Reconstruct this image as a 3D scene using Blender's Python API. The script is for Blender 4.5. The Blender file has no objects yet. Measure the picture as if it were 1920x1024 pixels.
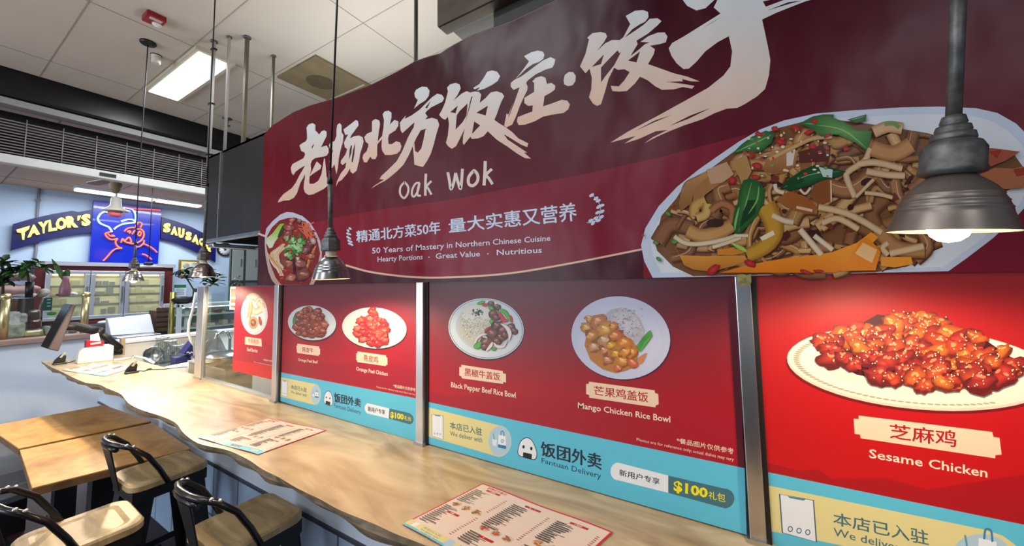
import bpy, bmesh, math, random
from math import sin, cos, pi, radians, sqrt
from mathutils import Vector, Matrix
from mathutils.geometry import tessellate_polygon

S = bpy.context.scene
C = S.collection

# ------------------------------------------------------------------ camera, world, exposure, big lights
H = 1.65                       # eye height of the photographer
F0, YAW, PIT, ROL, CY = 683.03, radians(30.6774), radians(4.0838), radians(-0.89915), 480.57
_f = Vector((-sin(YAW) * cos(PIT), cos(YAW) * cos(PIT), sin(PIT)))
_r0 = Vector((cos(YAW), sin(YAW), 0)); _u0 = _r0.cross(_f)
_r = _r0 * cos(ROL) + _u0 * sin(ROL); _u = _u0 * cos(ROL) - _r0 * sin(ROL)
cam = bpy.data.cameras.new('camera'); co = bpy.data.objects.new('camera', cam); C.objects.link(co)
co.matrix_world = Matrix(((_r.x, _u.x, -_f.x, 0), (_r.y, _u.y, -_f.y, 0), (_r.z, _u.z, -_f.z, H), (0, 0, 0, 1)))
cam.sensor_fit = 'HORIZONTAL'; cam.sensor_width = 36.0; cam.lens = F0 / 1920 * 36.0
cam.shift_y = (CY - 512) / 1920.0
cam.clip_start = 0.02; cam.clip_end = 60
S.camera = co

S.view_settings.view_transform = 'Standard'; S.view_settings.look = 'None'
S.view_settings.gamma = 1.0; S.view_settings.exposure = 0.1
W = bpy.data.worlds.new('world'); S.world = W; W.use_nodes = True
W.node_tree.nodes['Background'].inputs[0].default_value = (0.75, 0.85, 1.0, 1)
W.node_tree.nodes['Background'].inputs[1].default_value = 0.22


def area(name, loc, sx, sy, power, col, rot=(0, 0, 0)):
    l = bpy.data.lights.new(name, 'AREA'); l.shape = 'RECTANGLE'; l.size = sx; l.size_y = sy
    l.energy = power; l.color = col
    o = bpy.data.objects.new(name, l); o.location = loc; o.rotation_euler = rot; C.objects.link(o); return o


COOL = (0.93, 0.97, 1.0)
# the ceiling troffer in view, then assumed hall lamps added out of view
area('troffer_light', (-4.43, 1.33, 3.66), 1.15, 0.2, 30, COOL)
area('assumed_hall_light', (-4.6, -2.4, 3.66), 1.2, 0.6, 30, COOL)
area('assumed_hall_light', (-1.4, -2.4, 3.66), 1.2, 0.6, 30, COOL)
area('assumed_hall_light', (1.8, -2.4, 3.66), 1.2, 0.6, 40, COOL)
area('assumed_hall_light', (-1.4, -0.3, 3.66), 1.2, 0.3, 22, COOL)
area('front_fill_light', (-5.0, -5.5, 1.7), 5.0, 2.6, 210, (0.80, 0.90, 1.0), (radians(90), 0, 0))  # unseen area lamp added behind the camera to brighten the counter base
# upward lamps added to brighten the ceiling, over the hood and in the hall
area('hood_ceiling_fill', (-1.6, 1.75, 2.72), 3.0, 0.5, 26, (1.0, 0.97, 0.9), (radians(180), 0, 0))
area('hall_ceiling_fill', (-3.2, -1.6, 2.3), 3.5, 1.2, 30, (1.0, 0.92, 0.85), (radians(180), 0, 0))
# fill lamps added under the butcher stall ceiling
area('stall_fill_light', (-9.3, 2.4, 3.38), 0.3, 3.0, 95, (0.90, 0.96, 1.0))
area('stall_fill_light', (-7.2, 2.0, 3.38), 0.3, 3.0, 50, (0.90, 0.96, 1.0))
area('kitchen_fill_light', (-4.3, 3.0, 3.5), 1.2, 0.6, 70, COOL)  # unseen lamp added to lift the kitchen behind the glass


# ------------------------------------------------------------------ photo rays (measuring aids: where a sight line meets a real plane)
def ray(px, py):
    return _f + _r * ((px - 960) / F0) - _u * ((py - CY) / F0)


def on_y(px, py, y):
    d = ray(px, py); t = y / d.y; return Vector((d.x * t, y, H + d.z * t))


def on_x(px, py, x):
    d = ray(px, py); t = x / d.x; return Vector((x, d.y * t, H + d.z * t))


def on_z(px, py, z):
    d = ray(px, py); t = (z - H) / d.z; return Vector((d.x * t, d.y * t, z))


def crop(ox, oy, s):
    return lambda pts: [(ox + x / s, oy + y / s) for x, y in pts]


# ------------------------------------------------------------------ materials
def lin(c):
    return tuple(((v / 255) / 12.92 if v / 255 <= 0.04045 else ((v / 255 + 0.055) / 1.055) ** 2.4) for v in c)


_mats = {}


def mat(name, rgb, rough=0.5, metal=0.0, spec=0.5, emit=None, es=0.0, alpha=1.0, trans=0.0, coat=0.0, noise=0.0, nscale=20.0, bump=0.0, stretch=(1, 1, 1)):
    if name in _mats: return _mats[name]
    m = bpy.data.materials.new(name); m.use_nodes = True; nt = m.node_tree
    b = nt.nodes['Principled BSDF']; c = lin(rgb) + (1,)
    b.inputs['Base Color'].default_value = c; b.inputs['Roughness'].default_value = rough
    b.inputs['Metallic'].default_value = metal; b.inputs['Specular IOR Level'].default_value = spec
    b.inputs['Coat Weight'].default_value = coat
    if emit: b.inputs['Emission Color'].default_value = lin(emit) + (1,); b.inputs['Emission Strength'].default_value = es
    if alpha < 1: b.inputs['Alpha'].default_value = alpha
    if trans: b.inputs['Transmission Weight'].default_value = trans
    if noise or bump:
        tc = nt.nodes.new('ShaderNodeTexCoord'); mp = nt.nodes.new('ShaderNodeMapping'); nz = nt.nodes.new('ShaderNodeTexNoise')
        mp.inputs['Scale'].default_value = stretch; nz.inputs['Scale'].default_value = nscale; nz.inputs['Detail'].default_value = 6
        nt.links.new(tc.outputs['Object'], mp.inputs[0]); nt.links.new(mp.outputs[0], nz.inputs['Vector'])
        if noise:
            r = nt.nodes.new('ShaderNodeValToRGB'); r.color_ramp.elements[0].position = 0.3; r.color_ramp.elements[1].position = 0.7
            r.color_ramp.elements[0].color = tuple(v * (1 - noise) for v in c[:3]) + (1,)
            r.color_ramp.elements[1].color = tuple(min(1, v * (1 + noise)) for v in c[:3]) + (1,)
            nt.links.new(nz.outputs[0], r.inputs[0]); nt.links.new(r.outputs[0], b.inputs['Base Color'])
        if bump:
            bp = nt.nodes.new('ShaderNodeBump'); bp.inputs['Strength'].default_value = bump; bp.inputs['Distance'].default_value = 0.01
            nt.links.new(nz.outputs[0], bp.inputs['Height']); nt.links.new(bp.outputs[0], b.inputs['Normal'])
    _mats[name] = m; return m


def glass(name, tint, gloss):
    m = bpy.data.materials.new(name); m.use_nodes = True; nt = m.node_tree; nt.nodes.clear(); N = nt.nodes.new
    o = N('ShaderNodeOutputMaterial'); t = N('ShaderNodeBsdfTransparent'); t.inputs[0].default_value = lin(tint) + (1,)
    g = N('ShaderNodeBsdfGlossy'); g.inputs['Roughness'].default_value = 0.03; g.inputs[0].default_value = (1, 1, 1, 1)
    f = N('ShaderNodeLayerWeight'); f.inputs[0].default_value = gloss; x = N('ShaderNodeMixShader')
    f.inputs[0].default_value = 0.5; pw = N('ShaderNodeMath'); pw.operation = 'POWER'; pw.inputs[1].default_value = 4; ml = N('ShaderNodeMath'); ml.operation = 'MULTIPLY_ADD'; ml.inputs[1].default_value = gloss; ml.inputs[2].default_value = 0.03
    nt.links.new(f.outputs['Facing'], pw.inputs[0]); nt.links.new(pw.outputs[0], ml.inputs[0]); nt.links.new(ml.outputs[0], x.inputs[0]); nt.links.new(t.outputs[0], x.inputs[1]); nt.links.new(g.outputs[0], x.inputs[2]); nt.links.new(x.outputs[0], o.inputs[0])
    return m


def wood(name, dark, light, rough, scale, stretch, spots=0.0, coat=0.0, bands=3.0):
    m = bpy.data.materials.new(name); m.use_nodes = True; nt = m.node_tree; N = nt.nodes.new; L = nt.links.new
    b = nt.nodes['Principled BSDF']; b.inputs['Roughness'].default_value = rough; b.inputs['Coat Weight'].default_value = coat
    b.inputs['Coat Roughness'].default_value = 0.22
    tc = N('ShaderNodeTexCoord'); mp = N('ShaderNodeMapping'); mp.inputs['Scale'].default_value = stretch
    n1 = N('ShaderNodeTexNoise'); n1.inputs['Scale'].default_value = scale; n1.inputs['Detail'].default_value = 8; n1.inputs['Distortion'].default_value = bands
    L(tc.outputs['Object'], mp.inputs[0]); L(mp.outputs[0], n1.inputs['Vector'])
    r = N('ShaderNodeValToRGB'); r.color_ramp.elements[0].position = 0.28; r.color_ramp.elements[1].position = 0.72
    r.color_ramp.elements[0].color = lin(dark) + (1,); r.color_ramp.elements[1].color = lin(light) + (1,)
    L(n1.outputs[0], r.inputs[0])
    if spots:
        n2 = N('ShaderNodeTexNoise'); n2.inputs['Scale'].default_value = scale * 0.9; n2.inputs['Detail'].default_value = 3
        L(tc.outputs['Object'], n2.inputs['Vector'])
        r2 = N('ShaderNodeValToRGB'); r2.color_ramp.elements[0].position = 0.56; r2.color_ramp.elements[1].position = 0.74
        r2.color_ramp.elements[0].color = (1, 1, 1, 1); v = 1 - spots; r2.color_ramp.elements[1].color = (v, v * 0.9, v * 0.8, 1)
        L(n2.outputs[0], r2.inputs[0])
        mx = N('ShaderNodeMix'); mx.data_type = 'RGBA'; mx.blend_type = 'MULTIPLY'; mx.inputs[0].default_value = 1
        L(r.outputs[0], mx.inputs[6]); L(r2.outputs[0], mx.inputs[7]); L(mx.outputs[2], b.inputs['Base Color'])
    else:
        L(r.outputs[0], b.inputs['Base Color'])
    return m


def tiles(name, c1, c2, mortar, w, h, ms, rough, off=0.0, coord='Object'):
    m = bpy.data.materials.new(name); m.use_nodes = True; nt = m.node_tree; N = nt.nodes.new; L = nt.links.new
    b = nt.nodes['Principled BSDF']; b.inputs['Roughness'].default_value = rough
    tc = N('ShaderNodeTexCoord'); br = N('ShaderNodeTexBrick'); br.offset = off; br.inputs['Scale'].default_value = 1
    br.inputs['Brick Width'].default_value = w; br.inputs['Row Height'].default_value = h; br.inputs['Mortar Size'].default_value = ms
    br.inputs['Color1'].default_value = lin(c1) + (1,); br.inputs['Color2'].default_value = lin(c2) + (1,); br.inputs['Mortar'].default_value = lin(mortar) + (1,)
    L(tc.outputs[coord], br.inputs['Vector']); L(br.outputs['Color'], b.inputs['Base Color'])
    return m, tc, br


def print_mat(name, rough=0.45, coat=0.0, spec=0.5):
    m = bpy.data.materials.new(name); m.use_nodes = True; nt = m.node_tree
    b = nt.nodes['Principled BSDF']; b.inputs['Roughness'].default_value = rough; b.inputs['Coat Weight'].default_value = coat
    b.inputs['Specular IOR Level'].default_value = spec
    a = nt.nodes.new('ShaderNodeVertexColor'); a.layer_name = 'Ink'
    nt.links.new(a.outputs['Color'], b.inputs['Base Color']); return m


# ------------------------------------------------------------------ meshes
class MB:
    def __init__(s): s.v = []; s.f = []; s.sm = []

    def add(s, vs, fs, smooth=False):
        o = len(s.v); s.v += [tuple(p) for p in vs]; s.f += [tuple(i + o for i in f) for f in fs]; s.sm += [smooth] * len(fs); return s

    def box(s, x0, x1, y0, y1, z0, z1):
        x0, x1 = min(x0, x1), max(x0, x1); y0, y1 = min(y0, y1), max(y0, y1); z0, z1 = min(z0, z1), max(z0, z1)
        v = [(x, y, z) for z in (z0, z1) for y in (y0, y1) for x in (x0, x1)]
        return s.add(v, [(0, 2, 3, 1), (4, 5, 7, 6), (0, 1, 5, 4), (2, 6, 7, 3), (0, 4, 6, 2), (1, 3, 7, 5)])

    def hexa(s, b, t):      # 4 bottom + 4 top points
        return s.add(list(b) + list(t), [(3, 2, 1, 0), (4, 5, 6, 7), (0, 1, 5, 4), (1, 2, 6, 5), (2, 3, 7, 6), (3, 0, 4, 7)])

    def bar(s, p, q, w, h, up=(0, 0, 1)):
        p = Vector(p); q = Vector(q); d = (q - p).normalized(); up = Vector(up)
        a = d.cross(up)
        if a.length < 1e-4: a = d.cross(Vector((1, 0, 0)))
        a.normalize(); b = a.cross(d); A = a * w / 2; B = b * h / 2
        return s.hexa([p - A - B, p + A - B, p + A + B, p - A + B], [q - A - B, q + A - B, q + A + B, q - A + B])

    def lathe(s, prof, c=(0, 0, 0), n=32, M=None, smooth=True, cap=True):
        vs = []; k = len(prof)
        for i in range(n):
            a = 2 * pi * i / n
            for r, z in prof:
                p = Vector((r * cos(a), r * sin(a), z))
                if M is not None: p = M @ p
                vs.append(p + Vector(c))
        fs = [(i * k + j, ((i + 1) % n) * k + j, ((i + 1) % n) * k + j + 1, i * k + j + 1) for i in range(n) for j in range(k - 1)]
        s.add(vs, fs, smooth)
        if cap:
            o = len(s.v) - len(vs)
            for j in (0, k - 1):
                if prof[j][0] > 1e-5:
                    s.f.append(tuple(o + i * k + j for i in range(n))); s.sm.append(False)
        return s

    def cyl(s, p, q, r0, r1=None, n=12, smooth=True):
        p = Vector(p); q = Vector(q); r1 = r0 if r1 is None else r1; d = q - p
        M = d.to_track_quat('Z', 'Y').to_matrix()
        return s.lathe([(r0, 0), (r1, d.length)], p, n, M, smooth)

    def ball(s, c, r, n=14, sc=(1, 1, 1)):
        prof = [(r * sin(pi * j / (n // 2)), -r * cos(pi * j / (n // 2))) for j in range(n // 2 + 1)]
        return s.lathe(prof, c, n, Matrix.Diagonal(Vector(sc)), True, False)

    def tube(s, pts, r, n=8):
        pts = [Vector(p) for p in pts]; rs = r if isinstance(r, (list, tuple)) else [r] * len(pts)
        vs = []; up = None
        for i, p in enumerate(pts):
            d = (pts[min(i + 1, len(pts) - 1)] - pts[max(i - 1, 0)])
            if d.length < 1e-9: d = Vector((0, 0, 1))
            d.normalize()
            if up is None: up = d.orthogonal().normalized()
            a = d.cross(up)
            if a.length < 1e-5: a = d.orthogonal()
            a.normalize(); up = a.cross(d).normalized()
            for k in range(n):
                t = 2 * pi * k / n; vs.append(p + (up * cos(t) + a * sin(t)) * rs[i])
        m = len(pts)
        fs = [(i * n + k, i * n + (k + 1) % n, (i + 1) * n + (k + 1) % n, (i + 1) * n + k) for i in range(m - 1) for k in range(n)]
        s.add(vs, fs, True); o = len(s.v) - len(vs)
        s.f += [tuple(o + k for k in range(n))[::-1], tuple(o + (m - 1) * n + k for k in range(n))]; s.sm += [False, False]
        return s

    def prism(s, pts, z0, z1, top=None):     # polygon in xy extruded in z (top: other outline of equal length)
        n = len(pts); top = top or pts
        vs = [(p[0], p[1], z0) for p in pts] + [(p[0], p[1], z1) for p in top]
        return s.add(vs, [tuple(range(n))[::-1], tuple(range(n, 2 * n))] + [(i, (i + 1) % n, n + (i + 1) % n, n + i) for i in range(n)])

    def slab(s, pts, off):                   # any planar polygon thickened by the offset vector
        n = len(pts); off = Vector(off); a = [Vector(p) for p in pts]
        return s.add(a + [p + off for p in a], [tuple(range(n))[::-1], tuple(range(n, 2 * n))] + [(i, (i + 1) % n, n + (i + 1) % n, n + i) for i in range(n)])

    def build(s, name, m, parent=None, bevel=0.0, sub=0, label=None):
        me = bpy.data.meshes.new(name); me.from_pydata(s.v, [], s.f)
        for p, k in zip(me.polygons, s.sm): p.use_smooth = k
        bm = bmesh.new(); bm.from_mesh(me); bmesh.ops.recalc_face_normals(bm, faces=bm.faces); bm.to_mesh(me); bm.free()
        me.materials.append(m); o = bpy.data.objects.new(name, me); C.objects.link(o)
        if parent is not None:
            o.parent = parent; o.matrix_parent_inverse = ABS(parent).inverted()
        if bevel:
            b = o.modifiers.new('bevel', 'BEVEL'); b.width = bevel; b.segments = 2; b.limit_method = 'ANGLE'; b.harden_normals = False
        if sub:
            b = o.modifiers.new('sub', 'SUBSURF'); b.levels = sub; b.render_levels = sub
        if label: o['label'] = label
        return o


def ABS(o):
    return Matrix.Translation(o.location) if o.parent is None else Matrix.Identity(4) @ ABS(o.parent) @ o.matrix_parent_inverse @ Matrix.Translation(o.location)


def thing(name, label, cat, loc=(0, 0, 0), group=None):
    o = bpy.data.objects.new(name, None); C.objects.link(o); o.location = loc; o.empty_display_size = 0.05
    o['label'] = label; o['category'] = cat
    if group: o['group'] = group
    return o


def tag(o, label, cat, group=None, kind=None):
    o['label'] = label; o['category'] = cat
    if group: o['group'] = group
    if kind: o['kind'] = kind
    return o


def struct(o):
    o['kind'] = 'structure'; return o


def copy_tree(o, parent=None):
    c = o.copy(); C.objects.link(c)
    if parent is not None: c.parent = parent
    for ch in [x for x in C.objects if x.parent == o]: copy_tree(ch, c)
    return c


# ------------------------------------------------------------------ printed ink: flat coloured shapes lying on a surface
class Ink:
    """Shapes are given in photo pixels or metres and mapped to the printed surface; every later shape lies a hair above the last."""

    def __init__(s, place, normal, step=1.2e-5, base=2e-4):
        s.place = place; s.n = Vector(normal); s.step = step; s.h = base; s.v = []; s.f = []; s.c = []

    def _put(s, pts, fs, cols):
        o = len(s.v); off = s.n * s.h; s.h += s.step
        s.v += [tuple(Vector(s.place(*p)) + off) for p in pts]; s.f += [tuple(i + o for i in f) for f in fs]
        s.c += [tuple(v * 0.84 for v in lin(c)) + (1,) for c in cols]

    def poly(s, pts, col, grad=None):
        tri = tessellate_polygon([[Vector((x, y, 0)) for x, y in pts]])
        cols = [grad(x, y) for x, y in pts] if grad else [col] * len(pts)
        s._put(pts, tri, cols)

    def fan(s, c, pts, cin, cout):
        n = len(pts); s._put([c] + list(pts), [(0, 1 + i, 1 + (i + 1) % n) for i in range(n)], [cin] + [cout] * n)

    def ell(s, cx, cy, rx, ry, col, cin=None, rot=0, n=48, jag=0, rnd=None):
        p = []
        for i in range(n):
            a = 2 * pi * i / n; k = 1 + (rnd.uniform(-jag, jag) if rnd else 0)
            x, y = rx * cos(a) * k, ry * sin(a) * k
            p.append((cx + x * cos(rot) - y * sin(rot), cy + x * sin(rot) + y * cos(rot)))
        s.fan((cx, cy), p, cin or col, col)

    def ring(s, cx, cy, rx, ry, w, col, rot=0, n=64):
        P = []
        for k in (1.0, 1 - w):
            for i in range(n):
                a = 2 * pi * i / n; x, y = rx * k * cos(a), ry * k * sin(a)
                P.append((cx + x * cos(rot) - y * sin(rot), cy + x * sin(rot) + y * cos(rot)))
        s._put(P, [(i, (i + 1) % n, n + (i + 1) % n, n + i) for i in range(n)], [col] * (2 * n))

    def strip(s, pts, w, mid, edge=None, taper=False, seg=5):
        P = []
        n = len(pts)                       # Catmull-Rom through the points
        for i in range(n - 1):
            p0, p1, p2, p3 = pts[max(i - 1, 0)], pts[i], pts[i + 1], pts[min(i + 2, n - 1)]
            for k in range(seg):
                t = k / seg; q = []
                for d in (0, 1):
                    q.append(0.5 * (2 * p1[d] + (p2[d] - p0[d]) * t + (2 * p0[d] - 5 * p1[d] + 4 * p2[d] - p3[d]) * t * t + (3 * p1[d] - p0[d] - 3 * p2[d] + p3[d]) * t ** 3))
                P.append(tuple(q))
        P.append(tuple(pts[-1])); m = len(P); V = []; cols = []; edge = edge or mid
        for i, p in enumerate(P):
            a = P[max(i - 1, 0)]; b = P[min(i + 1, m - 1)]; dx, dy = b[0] - a[0], b[1] - a[1]; l = sqrt(dx * dx + dy * dy) or 1
            ww = (w if not isinstance(w, (tuple, list)) else w[0] + (w[1] - w[0]) * i / (m - 1)) / 2
            if taper: ww *= max(0.12, sin(pi * (0.06 + 0.88 * i / (m - 1))))
            nx, ny = -dy / l * ww, dx / l * ww
            for k, cc in ((-1, edge), (-0.35, mid), (0.5, mid), (1, edge)):
                V.append((p[0] + nx * k, p[1] + ny * k)); cols.append(cc)
        s._put(V, [(i * 4 + j, i * 4 + j + 1, (i + 1) * 4 + j + 1, (i + 1) * 4 + j) for i in range(m - 1) for j in range(3)], cols)

    def text(s, body, quad, col, bold=0.0, grad=None):
        """quad: TL, TR, BR, BL of the lettering's box in the ink's own coordinates"""
        cu = bpy.data.curves.new('lettering', 'FONT'); cu.body = body; cu.resolution_u = 2; cu.offset = bold if body.isascii() else 0.0
        o = bpy.data.objects.new('lettering', cu); C.objects.link(o); bpy.context.view_layer.update()
        me = bpy.data.meshes.new_from_object(o.evaluated_get(bpy.context.evaluated_depsgraph_get()))
        vs = [(v.co.x, v.co.y) for v in me.vertices]; fs = [tuple(p.vertices) for p in me.polygons]
        bpy.data.objects.remove(o); bpy.data.meshes.remove(me); bpy.data.curves.remove(cu)
        x0 = min(v[0] for v in vs); x1 = max(v[0] for v in vs); y0 = min(v[1] for v in vs); y1 = max(v[1] for v in vs)
        TL, TR, BR, BL = quad; P = []
        for x, y in vs:
            a = (x - x0) / (x1 - x0); b = (y - y0) / (y1 - y0)
            top = (TL[0] + (TR[0] - TL[0]) * a, TL[1] + (TR[1] - TL[1]) * a); bot = (BL[0] + (BR[0] - BL[0]) * a, BL[1] + (BR[1] - BL[1]) * a)
            P.append((bot[0] + (top[0] - bot[0]) * b, bot[1] + (top[1] - bot[1]) * b))
        hgt = max(abs(BL[0] - TL[0]), abs(BL[1] - TL[1])); k = 0 if body.isascii() else bold * hgt
        for dx, dy in (((0, 0),) if not k else ((-k, 0), (k, 0), (0, -k * .6), (0, k * .6))):
            s._put([(x + dx, y + dy) for x, y in P], fs, [grad(*p) for p in P] if grad else [col] * len(P))

    def build(s, name, m, parent, label=None):
        me = bpy.data.meshes.new(name); me.from_pydata(s.v, [], s.f)
        at = me.color_attributes.new('Ink', 'FLOAT_COLOR', 'POINT')
        at.data.foreach_set('color', [x for c in s.c for x in c])
        me.materials.append(m); o = bpy.data.objects.new(name, me); C.objects.link(o)
        bm = bmesh.new(); bm.from_mesh(me)
        for f in bm.faces:
            f.normal_update()
            if f.normal.dot(s.n) < 0: f.normal_flip()
        bm.to_mesh(me); bm.free()
        if parent is not None: o.parent = parent; o.matrix_parent_inverse = ABS(parent).inverted()
        if label: o['label'] = label
        return o


def mix(a, b, t):
    t = max(0, min(1, t)); return tuple(x + (y - x) * t for x, y in zip(a, b))

# ------------------------------------------------------------------ shared materials
M_white = mat('white_paint', (225, 228, 232), 0.6)
M_bluewhite = mat('pale_blue_paint', (208, 219, 234), 0.55, noise=0.05, nscale=3)
M_steel = mat('brushed_steel', (190, 192, 195), 0.28, 1.0, noise=0.12, nscale=30, stretch=(1, 1, 0.1))
M_alu = mat('aluminium', (205, 205, 205), 0.35, 0.9)
M_dark = mat('black_enamel', (22, 21, 22), 0.3, 0.3, coat=0.3)
M_black = mat('black_plastic', (20, 20, 22), 0.45)
M_bframe = mat('black_powdercoat', (15, 14, 16), 0.55)
M_brass = mat('brass', (214, 200, 150), 0.34, 0.9)
M_glass = glass('clear_glass', (246, 250, 248), 0.55)
M_glass_g = glass('deli_glass', (240, 247, 245), 0.55)
M_tin = mat('galvanised_pipe', (104, 104, 104), 0.5, 0.6, noise=0.35, nscale=60)
M_shade = mat('zinc_shade', (150, 150, 152), 0.26, 1.0, noise=0.2, nscale=25)
M_hood = mat('dark_steel_hood', (72, 70, 72), 0.38, 0.75, noise=0.12, nscale=4)

# ------------------------------------------------------------------ the setting
fl, tc, br = tiles('quarry_tile', (62, 32, 38), (52, 28, 33), (26, 18, 20), 0.305, 0.152, 0.006, 0.5)
struct(MB().box(-12, 4, -7, 6, -0.1, 0).build('floor', fl))

cm = mat('ceiling_board', (196, 190, 182), 0.85, noise=0.03, nscale=2)
mb = MB().box(-5.62, 4, -7, 6, 3.70, 3.8)
struct(mb.build('ceiling', cm))
mb = MB()                       # joints between the ceiling boards
gj = mat('ceiling_joint', (160, 153, 146), 0.9)
for x in (-5.15, -3.83, -2.37, -1.05, .27, 1.59, 2.9): mb.box(x - 0.003, x + 0.003, -6, 6, 3.697, 3.7005)
for k in range(-9, 8):
    y = 0.59 + 0.585 * k
    mb.box(-5.62, 4, y - 0.003, y + 0.003, 3.697, 3.7005)
struct(mb.build('trim_1', gj))

# hall side: beam, strip, grille, fascia, then the stall beyond
mk = mat('black_beam', (12, 13, 18), 0.35)
struct(MB().box(-5.85, -5.64, -7, 6, 3.44, 3.72).build('trim_2', mk, bevel=0.03))
struct(MB().box(-5.80, -5.66, -7, 6, 3.37, 3.43).build('trim_3', mat('grey_strip', (150, 150, 152), 0.6)))
struct(MB().box(-5.74, -5.64, -7, 6, 2.815, 2.90).build('trim_4', mat('fascia_board', (205, 207, 205), 0.6, noise=0.05, nscale=5), bevel=0.01))
gr = thing('slatted_grille', 'long dark slatted grille between the black beam and the white fascia', 'grille', (-5.7, 1, 2.9))
M_slat = mat('slat_metal', (150, 142, 145), 0.5, 0.4)
mb = MB()
for i in range(12):
    z = 2.935 + i * 0.0275
    mb.bar((-5.72, -7, z), (-5.72, 5.45, z), 0.035, 0.008, (0.35, 0, 1))
mb.build('slat_bank', M_slat, gr)
for y in [0.55 + 0.225 * k for k in range(-6, 9)]:
    MB().cyl((-5.695, y, 2.905), (-5.695, y, 3.27), 0.004, n=6).build('tie_rod', M_slat, gr)
MB().box(-5.95, -5.90, -7, 5.45, 2.9, 3.37).build('backing', mat('grille_backing', (20, 18, 22), 0.8), gr)
MB().box(-5.636, -5.632, on_x(187, 326, -5.635).y, on_x(218, 331, -5.635).y, on_x(200, 331, -5.635).z, on_x(200, 325, -5.635).z).build('maker_plate', mat('plate_dark', (40, 42, 46), 0.4, 0.5), gr, label='small dark plate on the white fascia')

sc = mat('stall_ceiling', (190, 168, 156), 0.8, noise=0.04, nscale=3)
struct(MB().box(-10.6, -5.9, -4, 6, 3.45, 3.55).build('ceiling_stall', sc))
mb = MB()
for x in (-9.8, -8.6, -7.4): mb.box(x - .006, x + .006, -4, 6, 3.447, 3.451)
for y in (-0.4, 0.8, 2.0, 3.2): mb.box(-10.5, -5.9, y - .006, y + .006, 3.447, 3.451)
struct(mb.build('trim_5', mat('stall_joint', (130, 112, 104), 0.9)))
struct(MB().box(-10.6, -10.5, -4, 6, 0, 3.5).build('wall_far', mat('stall_wall', (176, 196, 222), 0.6, noise=0.04, nscale=2)))
struct(MB().box(-10.6, 4, 5.5, 5.6, 0, 3.75).build('wall_kitchen', mat('kitchen_wall', (120, 126, 132), 0.6)))
# butcher counter front that closes the left of the picture
bc = thing('stall_counter', 'pale blue painted counter front of the stall with a pinkish wood ledge on top', 'counter', (-7.0, 0.5, 0))
MB().box(-7.5, -6.92, -4, 1.27, 0.0, 1.04).box(-7.5, -6.92, 1.27, 1.62, 0.0, 0.88).build('front_panel', M_bluewhite, bc)
MB().box(-7.52, -6.86, -4, 1.30, 1.04, 1.10).build('ledge', wood('pink_ledge', (150, 118, 112), (186, 152, 142), 0.5, 3, (1, 0.2, 1)), bc, bevel=0.008)
# half wall behind the live edge counter
hw = thing('half_wall', 'white half wall with a capped top behind the payment end of the counter', 'wall', (-5.6, 2, 0))
MB().box(-5.72, -5.56, 1.24, 5.4, 0, 1.065).build('wall_panel', M_white, hw)
MB().box(-5.74, -5.53, 1.22, 5.4, 1.065, 1.10).build('cap', M_white, hw, bevel=0.006)
MB().box(-5.56, -5.548, 1.28, 1.46, 0.78, 1.03).build('raised_panel', mat('warm_white', (214, 208, 196), 0.6), hw)
mb = MB()
for k in range(22): mb.box(-5.56, -5.55, 1.50 + k * 0.018, 1.512 + k * 0.018, 0.78, 1.03)
mb.build('ribbed_panel', mat('warm_white2', (200, 196, 186), 0.6), hw)

# ------------------------------------------------------------------ lights of the hall, built as things
tr = thing('ceiling_troffer', 'bright rectangular fluorescent ceiling light with a pale frame', 'ceiling light', (-4.43, 1.33, 3.69))
MB().box(-5.07, -3.79, 1.185, 1.475, 3.672, 3.702).build('frame', mat('troffer_frame', (205, 200, 180), 0.5), tr)
MB().box(-5.04, -3.82, 1.215, 1.445, 3.664, 3.674).build('diffuser', mat('troffer_glow', (240, 245, 245), 0.4, emit=(236, 246, 248), es=1.15), tr)
vt = thing('ceiling_vent', 'square stained tan ceiling panel with a dark round vent blotch', 'vent', (-3.38, 2.08, 3.69))
MB().box(-3.70, -3.06, 1.79, 2.38, 3.68, 3.702).build('panel', mat('stained_panel', (128, 116, 88), 0.8, noise=0.15, nscale=6), vt)
MB().cyl((-3.42, 2.06, 3.676), (-3.42, 2.06, 3.682), 0.13, n=28).build('vent_grille', mat('stain_dark', (96, 84, 64), 0.9, noise=0.2, nscale=30), vt)
MB().box(-3.66, -3.09, 2.31, 2.325, 3.674, 3.681).build('edge_strip', mat('pale_strip', (190, 188, 175), 0.6), vt)
al = thing('fire_alarm', 'red fire alarm strobe on the ceiling', 'alarm', (-3.63, 0.88, 3.69))
MB().box(-3.70, -3.575, 0.83, 0.94, 3.655, 3.70).build('housing', mat('alarm_red', (140, 12, 24), 0.35), al, bevel=0.008)
MB().lathe([(0.03, 0), (0.028, -0.012), (0.012, -0.024), (0, -0.026)], (-3.65, 0.905, 3.655), 16).build('strobe_lens', mat('strobe', (225, 225, 230), 0.15, coat=0.5), al)
mb = MB()
for k in range(4): mb.box(-3.615 + k * 0.009, -3.610 + k * 0.009, 0.85, 0.92, 3.6535, 3.656)
mb.build('lettering_strip', mat('alarm_letters', (225, 205, 205), 0.5), al)
cn = thing('smoke_detector', 'small white cylindrical ceiling sensor beside the black canopy', 'sensor', (-4.25, 1.06, 3.69))
MB().lathe([(0.035, 0), (0.035, -0.012), (0.031, -0.014), (0.031, -0.07), (0.026, -0.075), (0, -0.075)], (-4.25, 1.06, 3.70), 20).build('sensor_body', mat('sensor_white', (205, 200, 195), 0.5), cn)
MB().lathe([(0.038, 0), (0.038, -0.008), (0, -0.008)], (-4.25, 1.06, 3.701), 20).build('base_ring', M_black, cn)
sp = thing('sprinkler_head', 'small metal sprinkler head under the ceiling near the hanging rods', 'sprinkler', (-5.17, 1.95, 3.69))
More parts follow.
